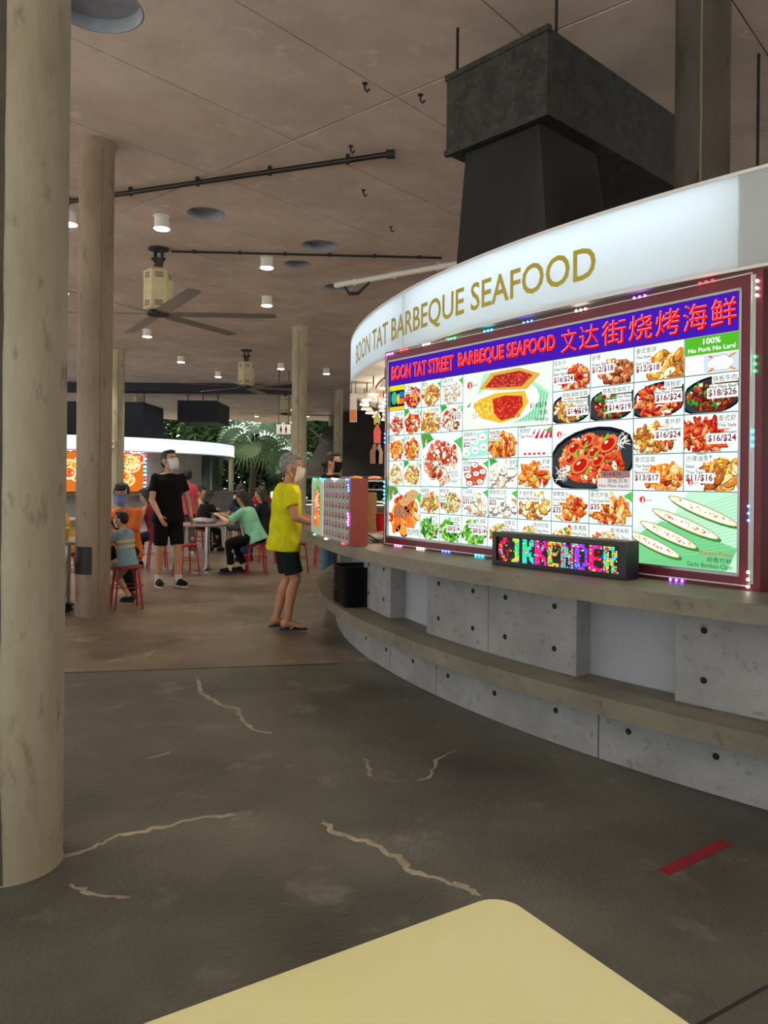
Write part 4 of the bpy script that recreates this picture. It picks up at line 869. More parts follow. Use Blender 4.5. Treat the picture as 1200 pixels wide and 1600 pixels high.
def person(label, loc, face, H=1.70, sit=False, pelvis=None, lean=3, side=0, head=(0,0), wl=None, wr=None, al=None, ar=None, pl_=None, pr_=None, skin=(200,150,122), shirt=(20,20,22), sleeve=.55, hem=-.2, longsleeve=False, bottom=(24,26,30), blen=1.55, shoes=(26,26,28), sandal=False, hair='short', hcol=(24,20,18), mask=None, vox=.009, fem=False, belly=0, bulk=1.0, stripes=None, socks=None, strap=None, glasses=False, palm='in', bottom_loose=1.0):
    npeople[0] += 1; s = H/1.75
    root = thing('person', label, 'person', loc, rz=rad(face)); del WORLD[root]
    P = Vector(pelvis) if pelvis else Vector((0,0,.555 if sit else .93*s))
    fw, lt = Vector((1,0,0)), Vector((0,1,0)); la, sa = rad(lean), rad(side)
    d = Vector((math.sin(la), math.sin(sa), math.cos(la)*math.cos(sa))).normalized(); dep = lt.cross(d).normalized(); 
    N = P+d*.50*s; shw = (.142 if fem else .16)*s*bulk
    hu = (d*.45+Vector((0,0,.55))).normalized(); Hc = N+d*.03*s+hu*.140*s+Vector((.022*s,0,0)); hs_ = s*1.09
    HM = Matrix.Rotation(rad(head[0]), 4, 'Z') @ Matrix.Rotation(rad(-head[1]+lean*.35), 4, 'Y')
    hp_ = lambda x, y, z: Hc+(HM @ (Vector((x,y,z))*hs_))
    M3 = HM.to_3x3()
    Ls = {}; body = MB()
    def ring(c, rx, ry, n=18): return [c+dep*rx*math.cos(2*PI*k/n)+lt*ry*math.sin(2*PI*k/n) for k in range(n)]
    prof = [(-.20,.085,.12),(-.12,.105,.155),(0,.112+belly*.5,.165),(.2,.105+belly,.15),(.4,.10+belly*.8,.142),(.65,.108+belly*.2,.155),(.85,.10,.165),(.97,.075,.13),(1.04,.055,.07)]
    def torso(mb, infl, t0, t1, flare=0):
        rs = []
        for t_, rx, ry in prof:
            if t0 <= t_ <= t1: rs.append(ring(P+d*t_*.5*s+dep*(belly*.3 if t_ < .6 else 0)*s, (rx+infl)*s*bulk, (ry*(.94 if fem and t_ > .15 else 1)+infl)*s*bulk))
        mb.loft(rs)
    torso(body, 0, -.3, 1.1); body.cap(N-d*.02*s, Hc-hu*.06*s, .056*s, .052*s)
    # head
    body.ell(Hc+M3 @ Vector((-.008,0,.018))*hs_, Vector((.098,.077,.105))*hs_, M3); body.ell(hp_(.022,0,-.05), Vector((.066,.058,.066))*hs_, M3); body.ell(hp_(.05,0,-.085), Vector((.032,.032,.026))*hs_, M3)
    body.cap(hp_(.088,0,.012), hp_(.112,0,-.028), .008*hs_, .013*hs_); body.ell(hp_(.076,0,.036), Vector((.02,.05,.01))*hs_, M3); body.ell(hp_(.086,0,-.062), Vector((.012,.024,.01))*hs_, M3)
    for q in (-1, 1): body.ell(hp_(-.006,q*.079,-.008), Vector((.02,.011,.032))*hs_, M3); body.ell(hp_(.06,q*.036,-.02), Vector((.03,.024,.026))*hs_, M3)
    hands = {}
    for q, wt, pole in ((1, wl, pl_), (-1, wr, pr_)):
        sh = N-d*.045*s+lt*q*shw; wt = Vector(wt) if wt else sh+Vector((.06,q*.06,-.53*s))
        el, wrist = ik(sh, wt, .29*s, .255*s, pole or (-.7,q*.5,-.35)); k = bulk**.5
        body.cap(sh, el, .047*s*k, .039*s*k); mid = el.lerp(wrist,.3); body.cap(el, mid, .041*s*k, .041*s*k); body.cap(mid, wrist, .041*s*k, .027*s)
        fd = (wrist-el).normalized(); pn = Vector((0,-q,0)) if palm == 'in' else Vector((0,0,-1)); pn = (pn-fd*pn.dot(fd)).normalized(); wd = fd.cross(pn).normalized()
        Mh = Matrix((fd, wd, pn)).transposed(); body.cap(wrist, wrist+fd*.03*s, .027*s, .028*s); body.ell(wrist+fd*.052*s, Vector((.05,.041,.017))*s, Mh)
        for fi, (off, ln) in enumerate(((-.029,.062),(-.010,.072),(.010,.068),(.028,.052))):
            p0 = wrist+fd*.09*s+wd*off*s; dr = fd.copy()
            for sg in range(3):
                c_ = rad(14+sg*20); dr = (fd*math.cos(c_)+pn*math.sin(c_)); p1 = p0+dr*ln*s*(.45,.32,.26)[sg]; body.cap(p0, p1, (.0098-.0008*sg)*s, (.009-.0008*sg)*s, 8); p0 = p1
        tw = wd if (wd.dot(fw)+wd.dot(Vector((0,0,1)))*.5) > 0 else -wd; t0 = wrist+fd*.03*s+tw*.03*s; t1 = t0+(fd*.6+tw*.55+pn*.3)*.045*s; t2 = t1+(fd*.85+tw*.1+pn*.4)*.035*s
        body.cap(t0, t1, .0135*s, .0115*s, 8); body.cap(t1, t2, .011*s, .009*s, 8); hands[q] = (sh, el, wrist)
    legs = {}
    for q, at_, df in ((1, al, None), (-1, ar, None)):
        hipj = P+lt*q*.088*s-Vector((0,0,.01)); an = Vector(at_) if at_ else (Vector((.38,q*.12,.085)) if sit else Vector((0,q*.10,.085*s)))
        kn, an = ik(hipj, an, .425*s, .41*s, (1,q*.12,.25)); cf = kn.lerp(an,.32)+Vector((-.015,0,0))
        body.cap(hipj, kn, .083*s*bulk, .057*s); body.cap(kn, cf, .053*s, .057*s); body.cap(cf, an, .057*s, .036*s)
        legs[q] = (hipj, kn, an)
        ft = Vector((math.cos(q*.15), math.sin(q*.15), 0)); fb = Vector((an.x,an.y,an.z-.05*s)); side_ = Vector((-ft.y, ft.x, 0)); Mf = Matrix((ft, side_, Vector((0,0,1)))).transposed()
        z0 = an.z-.085*s
        if sandal:
            zz = z0+.016; body.ell(Vector((an.x,an.y,zz+.045*s))+ft*-.02*s, Vector((.045,.036,.045))*s, Mf); body.cap(Vector((an.x,an.y,zz+.05*s)), Vector((an.x,an.y,zz+.024*s))+ft*.13*s, .038*s, .022*s); body.ell(Vector((an.x,an.y,zz+.018*s))+ft*.12*s, Vector((.05,.045,.018))*s, Mf)
            for k in range(5): pz = Vector((an.x,an.y,zz+.013*s))+ft*(.155-.012*abs(k-1))*s+side_*(-.032+.016*k)*s*(-q); body.cap(pz, pz+ft*.03*s, .0105*s if k else .014*s, .009*s, 8)
            so = MB(); pts = []
            for k in range(24):
                a = 2*PI*k/24; pts.append(Vector((an.x,an.y,z0))+ft*(.06+.135*math.cos(a))*s+side_*(.046-.008*(math.cos(a) < 0))*math.sin(a)*s)
            so.loft([[p_ for p_ in pts], [p_+Vector((0,0,.015)) for p_ in pts]]); fo = so.build('flip_flop', cloth_mat((44,48,74)), root, False, False)
            for e_ in (-1, 1): MB().tube([Vector((an.x,an.y,z0+.016))+ft*.135*s, Vector((an.x,an.y,z0+.052*s))+ft*.09*s+side_*e_*.028*s, Vector((an.x,an.y,z0+.016))+ft*.03*s+side_*e_*.042*s], .006, 6).build('strap', cloth_mat((190,176,150)), fo, True, False)
        else:
            sm = MB(); sm.ell(Vector((an.x,an.y,z0+.05*s))+ft*.055*s, Vector((.135,.046,.038))*s, Mf); sm.ell(Vector((an.x,an.y,z0+.07*s))-ft*.01*s, Vector((.06,.042,.05))*s, Mf); sm.cap(Vector((an.x,an.y,z0+.08*s)), Vector((an.x,an.y,z0+.055*s))+ft*.09*s, .04*s, .036*s)
            so = fuse(sm, 'shoe', cloth_mat(shoes), root, .008); sl_ = MB(); pts = [Vector((an.x,an.y,z0))+ft*(.055+.142*math.cos(2*PI*k/24))*s+side_*.05*math.sin(2*PI*k/24)*s for k in range(24)]
            sl_.loft([pts, [p_+Vector((0,0,.022)) for p_ in pts]]).build('sole', cloth_mat((206,204,196) if npeople[0] % 2 else (60,60,62)), so, False, False)
            lc = MB()
            for k in range(3): c0 = Vector((an.x,an.y,z0+.098*s-.011*s*k))+ft*(.04+.026*k)*s; lc.tube([c0+side_*.03*s-Vector((0,0,.012)), c0, c0-side_*.03*s-Vector((0,0,.012))], .004, 5)
            lc.build('laces', 'cloth_white', so, False, False)
            if socks:
                m_ = MB(); m_.cyl(an+Vector((0,0,-.04*s)), an+(kn-an).normalized()*.07*s, .045*s, .044*s, 14); m_.build('sock', cloth_mat(socks), root, True, False)
    fuse(body, 'body', skin_mat(skin), root, vox, 3)
    # shirt
    sh_ = MB(); rs = []
    full = [(hem,.128+belly*.5,.178)]+([(hem*.4,.12+belly*.5,.174)] if hem < -.1 else [])+[x for x in prof if x[0] > max(hem*.4,hem)+.04 and x[0] < 1.0]+[(1.0,.07,.105)]
    for t_, rx, ry in full: rs.append(ring(P+d*t_*.5*s+dep*(belly*.3 if t_ < .6 else 0)*s, (rx+.024)*s*bulk, (ry*(.95 if fem and t_ > .15 else 1)+.022)*s*bulk))
    sh_.loft(rs)
    for q in (1, -1):
        sh, el, wrist = hands[q]; k = bulk**.5
        if sleeve > 0:
            e_ = sh.lerp(el, min(sleeve,1)); sh_.ell(sh, Vector((.058,.058,.058))*s*k); sh_.cyl(sh, e_, .057*s*k, (.064 if sleeve < 1 else .052)*s*k, 14)
            if longsleeve: sh_.ell(el, Vector((.056,)*3)*s*k); sh_.cyl(el, el.lerp(wrist,.93), .055*s*k, .042*s*k, 14)
    shirt_o = fuse(sh_, 'shirt', cloth_mat(shirt), root, .011, 2, .007, 8, npeople[0])
    cl_ = MB(); cl_.tube([N+d*.005*s+dep*.074*s*bulk*math.cos(2*PI*k/20)+lt*.098*s*bulk*math.sin(2*PI*k/20)+d*(.012*math.cos(4*PI*k/20)-.01)*s for k in range(20)], .008*s, 6, closed=True); cl_.build('collar', cloth_mat(shirt), shirt_o, True, False)
    if stripes:
        for k, (t_, c_) in enumerate(stripes):
            st2 = MB(); r0 = next(i for i in range(len(full)) if full[i][0] >= t_); f0, f1 = full[max(r0-1,0)], full[r0]; u_ = (t_-f0[0])/max(f1[0]-f0[0],1e-3); rx = f0[1]+(f1[1]-f0[1])*u_; ry = f0[2]+(f1[2]-f0[2])*u_
            st2.loft([ring(P+d*(t_+e_)*.5*s, (rx+.031)*s*bulk, (ry+.029)*s*bulk, 28) for e_ in (-.045,.045)]); st2.build('stripe', cloth_mat(c_), shirt_o, True, False)
    if strap:
        pts = [P+d*(.15+.8*u)*.5*s+dep*(.165*math.sin(PI*u))*s*0+lt*(.16-.32*u)*s+dep*(.155)*s for u in (0,.25,.5,.75,1)]; MB().tube(pts, .014, 6).build('bag_strap', cloth_mat(strap), root, True, False)
    # trousers / shorts
    tr_ = MB(); tr_.loft([ring(P+d*t_*.5*s, (rx+.010)*s*bulk, (ry+.010)*s*bulk) for t_, rx, ry in ((-.26,.085,.12),(-.14,.105,.155),(-.02,.108+belly*.4,.162),(.06,.10+belly*.5,.15))])
    for q in (1, -1):
        hipj, kn, an = legs[q]; f = min(blen, 1.0); lo_r = .074*bottom_loose; e_ = hipj.lerp(kn, f); tr_.ell(hipj, Vector((.094,)*3)*s*bulk**.5); tr_.cyl(hipj, e_, .094*s*bulk**.5, (.1-.03*f)*s*bottom_loose*bulk**.3, 16)
        if blen > 1: tr_.ell(kn, Vector((.07,)*3)*s*bottom_loose); tr_.cyl(kn, kn.lerp(an, min(blen-1,.96)), .07*s*bottom_loose, .058*s*bottom_loose, 14)
    fuse(tr_, 'shorts' if blen <= 1.1 else 'trousers', cloth_mat(bottom), root, .011, 2, .006, 9, npeople[0]+40)
    # hair
    hm = MB(); hm.ell(hp_(-.022,0,.040), Vector((.094,.083,.093))*hs_, M3); hm.ell(hp_(-.052,0,.0), Vector((.058,.076,.075))*hs_, M3)
    if hair != 'bald':
        hm.ell(hp_(.042,0,.098), Vector((.048,.066,.026))*hs_, M3)
        for q in (-1, 1): hm.ell(hp_(.005,q*.073,.032), Vector((.032,.014,.034))*hs_, M3)
    if hair == 'fringe': hm.ell(hp_(.068,0,.068), Vector((.028,.066,.034))*hs_, M3)
    if hair == 'long':
        b0 = hp_(-.075,0,.0); hm.cap(b0, b0+Vector((-.05,0,-.14))*s, .066*s, .06*s); hm.cap(b0+Vector((-.05,0,-.14))*s, b0+Vector((-.10,0,-.34))*s, .058*s, .034*s)
        for q in (-1, 1): hm.cap(hp_(-.02,q*.078,.02), hp_(-.05,q*.07,-.13), .028*s, .03*s)
    if hair == 'bun': hm.ell(hp_(-.115,0,-.02), Vector((.045,.045,.045))*hs_, M3); hm.cap(hp_(-.10,0,-.02), hp_(-.10,0,-.12), .035*s, .02*s)
    ho = fuse(hm, 'hair', mat('hair_%d_%d_%d' % hcol, hcol, .5, rgb2=tuple(int(v*.6)+4 for v in hcol), scale=60, bump=.3, bscale=90), root, .008, 2, .006, 40, npeople[0])
    # face
    for q in (-1, 1):
        e_ = MB(); e_.ell(hp_(.079,q*.032,.012), Vector((.011,.015,.0075))*hs_, M3, 10, 7); eo = e_.build('eye', mat('eye_white', (220,214,206), .3), root, True, False)
        MB().ell(hp_(.0885,q*.032,.012), Vector((.003,.0065,.0065))*hs_, M3, 8, 6).build('iris', mat('iris_dark', (28,20,16), .2), eo, True, False)
        MB().cap(hp_(.089,q*.016,.033), hp_(.080,q*.052,.034), .0045*s, .003*s, 6).build('eyebrow', ho.data.materials[0], root, True, False)
    if glasses:
        g = MB()
        for q in (-1, 1): g.tube([hp_(.104, q*.034+.024*math.cos(2*PI*k/16), .008+.018*math.sin(2*PI*k/16)) for k in range(16)], .002, 5, closed=True); g.tube([hp_(.102,q*.058,.012), hp_(.0,q*.085,.012)], .002, 5)
        g.tube([hp_(.105,-.01,.012), hp_(.105,.01,.012)], .002, 5); g.build('glasses', 'black', root, False, False)
    if mask:
        nU, nV = 15, 9; mk = MB(); vs = []
        for lay in (0, .004):
            for i in range(nV):
                v = i/(nV-1)
                for j in range(nU):
                    u = -1+2*j/(nU-1); a = u*1.12; z = .005-.118*v+.012*abs(u)*(1-2*v); bul = .012*math.sin(PI*v)+.004*math.cos(v*22)*.5
                    R_ = (.104+bul+.018*math.exp(-(u*3)**2)*(1-v)-.022*max(0, v-.75)*4*.5-lay); x_ = R_*math.cos(a)*(1-.08*v)+.008; y_ = (.082-lay)*math.sin(a)*(1-.38*v*v); vs.append(hp_(x_, y_, z))
        fs = []; K = nU*nV
        for i in range(nV-1):
            for j in range(nU-1): b_ = i*nU+j; fs.append((b_, b_+1, b_+nU+1, b_+nU)); fs.append((K+b_+nU, K+b_+nU+1, K+b_+1, K+b_))
        for i in range(nV-1):
            for j in (0, nU-1): b_ = i*nU+j; fs.append((b_, b_+nU, K+b_+nU, K+b_))
        for j in range(nU-1):
            for i in (0, nV-1): b_ = i*nU+j; fs.append((b_, b_+1, K+b_+1, K+b_))
        mo = mk.add(vs, fs).build('face_mask', cloth_mat(mask), root, True, False)
        for q in (-1, 1): MB().tube([hp_(.045,q*.08,.005), hp_(.0,q*.092,.022), hp_(-.028,q*.088,-.005), hp_(.0,q*.088,-.04), hp_(.045,q*.068,-.09)], .0025, 5).build('ear_loop', cloth_mat(mask), mo, False, False)
    return root, hands, legs, Hc
SK = (196,148,120)
# man in yellow at the counter (faces the stall, seen from behind and his right)
person('grey-haired man in a bright yellow T-shirt and dark shorts standing at the stall', (-.93,7.18,0), 12, 1.67, lean=4, head=(-8,-8), al=(-.06,.08,.10), ar=(.03,-.09,.10), wl=(.34,.10,1.02), wr=(.30,-.16,1.0), skin=(186,134,104), shirt=(222,220,30), sleeve=.6, hem=-.30, bottom=(22,34,32), blen=.86, sandal=True, hair='short', hcol=(150,150,148), mask=(232,226,214), vox=.007, belly=.02, bulk=1.06, bottom_loose=1.25, palm='down')
person('man in a black jacket, black mask and jeans standing beyond the display case', (-.75,10.5,0), -25, 1.81, lean=3, head=(5,-4), wl=(.34,.16,1.20), wr=(.36,-.14,1.20), skin=(196,150,124), shirt=(22,22,28), sleeve=1, longsleeve=True, hem=-.2, bottom=(110,140,176), blen=1.95, shoes=(30,30,34), hair='bun', hcol=(30,24,20), mask=(16,16,18), vox=.009, palm='down')
person('man in black T-shirt and black shorts with a white mask standing between the stools', (-2.80,9.98,0), -50, 1.79, lean=0, head=(18,14), al=(.12,.10,.085), ar=(-.06,-.10,.085), wl=(.10,.27,.92), wr=(.20,-.20,.93), skin=(204,160,134), shirt=(14,14,16), sleeve=.62, hem=-.22, bottom=(18,18,20), blen=.92, shoes=(30,32,36), socks=(226,224,220), hair='short', hcol=(26,22,20), mask=(236,234,228), vox=.008, bulk=1.08, glasses=True, bottom_loose=1.15)
# family at the near table
stool(-2.77, 8.30, 'red stool under the boy in the striped T-shirt', .5)
person('small boy in a pale blue T-shirt with yellow stripes sitting on a red stool', (-2.77,8.30,0), 172, 1.14, sit=True, pelvis=(0,0,.525), lean=8, head=(-6,0), wl=(.30,.04,.76), wr=(.31,-.06,.76), al=(.19,.10,.16), ar=(.02,-.12,.10), skin=(214,170,142), shirt=(142,178,194), sleeve=.75, hem=-.22, bottom=(186,170,150), blen=.92, shoes=(40,42,50), hair='short', hcol=(34,24,20), mask=(232,228,224), vox=.007, stripes=((.62,(222,208,140)),(.44,(222,208,140))), bulk=1.12, palm='down')
stool(-3.06, 9.14, 'red stool under the person in the orange T-shirt', .1)
person('person in an orange T-shirt with a blue mask seated behind the boy', (-3.06,9.14,0), -98, 1.74, sit=True, lean=10, head=(12,0), wl=(.42,.02,.80), wr=(.44,-.16,.80), al=(.34,.26,.085), ar=(.30,-.16,.085), skin=(206,162,136), shirt=(236,124,60), sleeve=.8, hem=-.16, bottom=(30,28,34), blen=1.9, shoes=(62,58,46), hair='fringe', hcol=(26,22,22), mask=(130,152,206), vox=.008, bulk=1.12, strap=(24,24,26), glasses=True, palm='down')
stool(-3.5, 7.6, 'red stool hidden behind the thick pale column', .2)
person('diner with bare forearm sitting at the near table behind the thick pale column', (-3.5,7.6,0), 84, 1.66, sit=True, lean=8, wl=(.36,.10,.80), wr=(.38,-.03,.79), pr_=(-.3,-.8,-.4), skin=SK, shirt=(60,60,70), sleeve=.5, bottom=(210,204,192), blen=1.8, hair='short', vox=.01, palm='down')
stool(-3.98, 9.6, 'red stool under the diner in the yellow top', .4)
person('diner in a yellow top eating at a table left of the brown column', (-3.96,9.6,0), -150, 1.62, sit=True, lean=16, head=(0,-18), wl=(.28,.06,.95), wr=(.28,-.08,.98), skin=SK, shirt=(226,180,60), sleeve=.5, bottom=(40,48,70), blen=1.8, hair='short', mask=(220,226,226), vox=.011, palm='down')
stool(-3.5, 11.9, 'red stool under the woman in maroon', .4)
person('woman in a maroon sleeveless top with black hair sitting on a red stool', (-3.5,11.9,0), 165, 1.60, sit=True, lean=20, head=(0,-14), wl=(.38,.12,.78), wr=(.38,-.14,.78), skin=(206,160,134), shirt=(124,44,58), sleeve=0, bottom=(30,36,56), blen=1.7, hair='long', fem=True, vox=.011, palm='down')
stool(-2.86, 11.15, 'empty red stool in front of the table with the grey jacket', .75)
person('person in a pink shirt and grey trousers standing behind the man in black', (-3.56,13.9,0), 120, 1.60, lean=2, head=(20,0), skin=SK, shirt=(214,84,104), sleeve=.7, hem=-.2, bottom=(96,92,92), blen=1.95, shoes=(200,198,192), hair='short', mask=(220,220,220), vox=.012, fem=True)
# the second table
stool(-1.90, 11.5, 'red stool under the woman in the green top', .3)
person('woman in a mint green top with long dark hair sitting and holding a phone', (-1.90,11.5,0), 176, 1.62, sit=True, lean=24, head=(0,-14), wl=(.56,.06,.86), wr=(.54,-.08,.86), al=(.36,.10,.085), ar=(.20,-.12,.085), skin=(210,166,140), shirt=(150,228,188), sleeve=.85, hem=-.18, bottom=(18,18,22), blen=1.85, shoes=(26,26,30), socks=(216,220,190), hair='long', hcol=(22,18,18), mask=(30,30,34), vox=.008, fem=True, bulk=1.14, strap=(206,200,170), palm='down')
ph = thing('phone', 'dark phone held by the woman in the mint green top', 'phone', (-2.53,11.46,.87)); M = Matrix.Translation((-2.53,11.46,.875)) @ Matrix.Rotation(.5, 4, 'Y'); MB().box((-.075,-.037,-.004), (.075,.037,.004), M).build('phone_body', 'black', ph); MB().box((-.07,-.033,.004), (.07,.033,.0048), M).build('phone_screen', 'glass_dark', ph)
stool(-2.62, 14.45, 'red stool under the man in navy', .2)
person('man in a navy T-shirt sitting with his back to the mint green woman', (-2.62,14.45,0), 125, 1.72, sit=True, lean=16, head=(0,-10), wl=(.36,.12,.80), wr=(.36,-.14,.80), skin=SK, shirt=(62,70,92), sleeve=.6, bottom=(64,74,104), blen=.95, shoes=(186,170,140), hair='short', vox=.011, bulk=1.1, palm='down')
stool(-3.42, 14.5, 'red stool under the child in black', .2)
person('child in a black top with dark hair bending over the far table', (-3.42,14.5,0), 65, 1.45, sit=True, pelvis=(0,0,.54), lean=20, head=(0,-24), wl=(.30,.12,.80), wr=(.30,-.12,.80), skin=SK, shirt=(22,22,26), sleeve=1, longsleeve=True, bottom=(24,24,30), blen=1.9, hair='long', vox=.012, fem=True, palm='down')
stool(-3.78, 15.5, 'red stool under the person in cream', .2)
person('person in a cream shirt seated at the far table', (-3.78,15.5,0), -22, 1.55, sit=True, lean=12, head=(0,-10), wl=(.34,.12,.80), wr=(.34,-.12,.80), skin=SK, shirt=(222,208,190), sleeve=.8, bottom=(60,60,66), blen=1.9, hair='short', vox=.012, palm='down')
stool(-1.98, 13.1, 'red stool under the woman in the dark top', .2)
person('woman in a dark top with long hair seated beyond the mint green woman', (-1.98,13.1,0), 165, 1.60, sit=True, lean=12, head=(0,-6), wl=(.36,.12,.80), wr=(.36,-.14,.80), skin=SK, shirt=(30,32,40), sleeve=.6, bottom=(40,60,110), blen=1.9, hair='long', hcol=(50,36,30), vox=.011, fem=True, palm='down')
stool(-2.95, 18.6, 'red stool under the far person in the red pink shirt', .2)
person('far person in a red pink shirt with a black mask seated under the palm', (-2.95,18.6,0), -80, 1.66, sit=True, lean=6, wl=(.34,.12,.80), wr=(.34,-.12,.80), skin=SK, shirt=(196,60,90), sleeve=.6, bottom=(40,40,50), blen=1.9, hair='short', mask=(20,20,24), vox=.013, palm='down')
stool(-1.32, 11.6, 'red stool behind the man in the yellow T-shirt', .6)
stool(-.98, 12.6, 'red stool with a dark bag on it beyond the display case', .2)
t = thing('shoulder_bag', 'dark cloth bag resting on a red stool', 'bag', (-.98,12.6,.463)); m = MB(); m.ell((-.98,12.6,.57), (.15,.09,.107), nu=20, nv=12)
for v in m.v: v += Vector((noise.noise(v*9), noise.noise(v*9+Vector((4,0,0))), 0))*.02
m.build('bag_body', 'black', t, True); MB().tube([(-1.08,12.6,.65),(-1.05,12.6,.78),(-.91,12.6,.78),(-.88,12.6,.65)], .009, 6).build('handle', 'black', t)

# ------------------------------------------------------------------ the far stall
C2 = Vector((-13.05,30.3,0)); R2 = 7.0
def arc2(R0, R1, z0, z1, a0, a1, n=40):
    m = MB(); rings = []
    for i in range(n+1):
        a = a0+(a1-a0)*i/n; P_ = lambda R, z: Vector((C2.x+R*math.cos(a), C2.y+R*math.sin(a), z)); rings.append([P_(R1,z0), P_(R0,z0), P_(R0,z1), P_(R1,z1)])
    return m.loft(rings)
fs_ = thing('far_stall', 'distant round food stall with a glowing white band and steel walls', 'stall', (C2.x,C2.y,0))
emit_mat('band_glow', (222,234,246), .95)
b0, b1 = rad(-150), rad(50)
for i in range(10): arc2(6.95, 7.0, CH+.92, CH+1.36, b0+(b1-b0)*i/10+.0008, b0+(b1-b0)*(i+1)/10-.0008, 12).build('band_panel', 'band_glow', fs_)
arc2(6.6, 7.0, CH+.885, CH+.919, b0, b1).build('band_rim', 'white', fs_); arc2(5.0, 6.94, CH+.94, CH+.97, b0, b1).build('soffit_board', 'white', fs_)
arc2(6.0, 7.2, .85, .93, b0, b1).build('counter_slab', 'counter_concrete', fs_); arc2(6.7, 6.95, 0, .85, b0, b1).build('base_wall', 'concrete', fs_)
wa = lambda x: None
mat('steel_wall', (150,148,142), .5, rgb2=(138,136,130), scale=1); 
for i in range(5): arc2(6.55, 6.60, .93, CH+.885, rad(-62+i*9)+.001, rad(-62+(i+1)*9)-.001, 6).build('wall_panel', 'steel_wall', fs_)
for i in range(6): arc2(6.5, 6.52, .93, CH+.885, rad(-17+i*11)+.002, rad(-17+(i+1)*11)-.002, 6).build('glass_panel', 'glass_dark', fs_)
arc2(5.2, 5.4, 0, CH+.95, b0, b1).build('inner_wall', 'steel_wall', fs_)
def far_menu(x0, x1, label, seed):
    def at2(x, R=6.75):
        d_ = ray(x, YP); D = Vector((d_.x,d_.y,0)).normalized(); b_ = D.dot(C2); t_ = b_-math.sqrt(b_*b_-(C2.length_squared-R*R)); return D*t_
    a_, c_ = at2(x0), at2(x1); u_ = (c_-a_); w_ = u_.length; u_.normalize(); n_ = Vector((u_.y,-u_.x,0)); z0 = .94; h_ = 1.33
    t = thing('far_menu_board', label, 'menu board', a_.lerp(c_,.5)+Vector((0,0,z0))); f = lambda u, v, n: a_+u_*u+Vector((0,0,z0+v))+n_*n
    MB().loft([[f(u,v,n) for u, v in ((0,0),(w_,0),(w_,h_),(0,h_))] for n in (-.08,0)]).build('lightbox', 'black', t)
    p = Paint(lambda u, v, n: f(u, v, n*3)); p.rect(.03,.03,w_-.03,h_-.03,(206,110,40)); r_ = random.Random(seed)
    for k in range(int(w_*8)+6):
        cx, cy = r_.uniform(.2,w_-.2), r_.uniform(.2,h_-.2); rr = r_.uniform(.22,.34); p.ell(cx, cy, rr, rr*.75, (248,226,190)); p.ell(cx, cy, rr*.85, rr*.62, r_.choice(((240,150,50),(226,90,40),(246,190,90),(250,210,120))))
        for q in range(12): p.ell(cx+r_.uniform(-.6,.6)*rr, cy+r_.uniform(-.4,.4)*rr, rr*.16, rr*.1, r_.choice(((250,220,120),(200,60,30),(236,120,40),(130,160,60),(255,240,200))), r_.uniform(0,3), 8)
    p.done('food_print', 'backlit_warm', t)
    n = 0
    for side_ in range(3):
        L_ = w_ if side_ == 0 else h_; cnt = int(L_/.13)
        for k in range(cnt):
            s_ = (k+.5)*L_/cnt; c0 = f(*((s_,h_+.02,.01) if side_ == 0 else (0,s_,.01) if side_ == 1 else (w_,s_,.01))); MB().box(c0-Vector((.04,.02,.025)), c0+Vector((.04,.02,.025))).build('led_segment', LC[('red','blue','cyan')[k % 3]] if k % 2 else LC['white'], t)
for n_ in ('red','blue','cyan','white'): pass
far_menu(92, 168, 'far glowing food menu board behind the brown column', 3); far_menu(176, 226, 'far glowing food menu board beside the notice column', 5)
for i, (x0, x1, y0, y1, dd) in enumerate(((100,224,628,682,27.5),(277,338,626,658,29.5))):
    a_, b_ = at_d(x0, y1, dd), at_d(x1, y0, dd); t = thing('far_duct', ('long dark exhaust duct hung above the far glowing menu boards', 'dark exhaust duct box hung above the right end of the far stall')[i], 'duct', (a_.x,dd,a_.z))
    MB().box((a_.x,dd,a_.z), (b_.x,dd+2.5,b_.z)).build('duct_box', 'dark_navy', t)
    for u in (.1,.5,.9): x = a_.x+(b_.x-a_.x)*u; MB().cyl((x,dd+1,b_.z-.01), (x,dd+1,ZC), .02, n=8).build('hanger_rod', 'black', t)
    MB().box((a_.x-.04,dd-.03,a_.z-.04), (b_.x+.04,dd+.05,a_.z+.03)).build('flange', 'black', t)
q0, q1 = at_z(268,606,ZC-.12), at_z(322,606,ZC-.12); t = thing('tube_light', 'long warm fluorescent tube light under the far ceiling', 'light', q0.lerp(q1,.5)); MB().cyl(q0, q1, .03, n=10).build('tube', 'tube_yellow', t); MB().box((q0.x,q0.y-.05,ZC-.09), (q1.x,q0.y+.05,ZC)).build('batten', 'white', t)

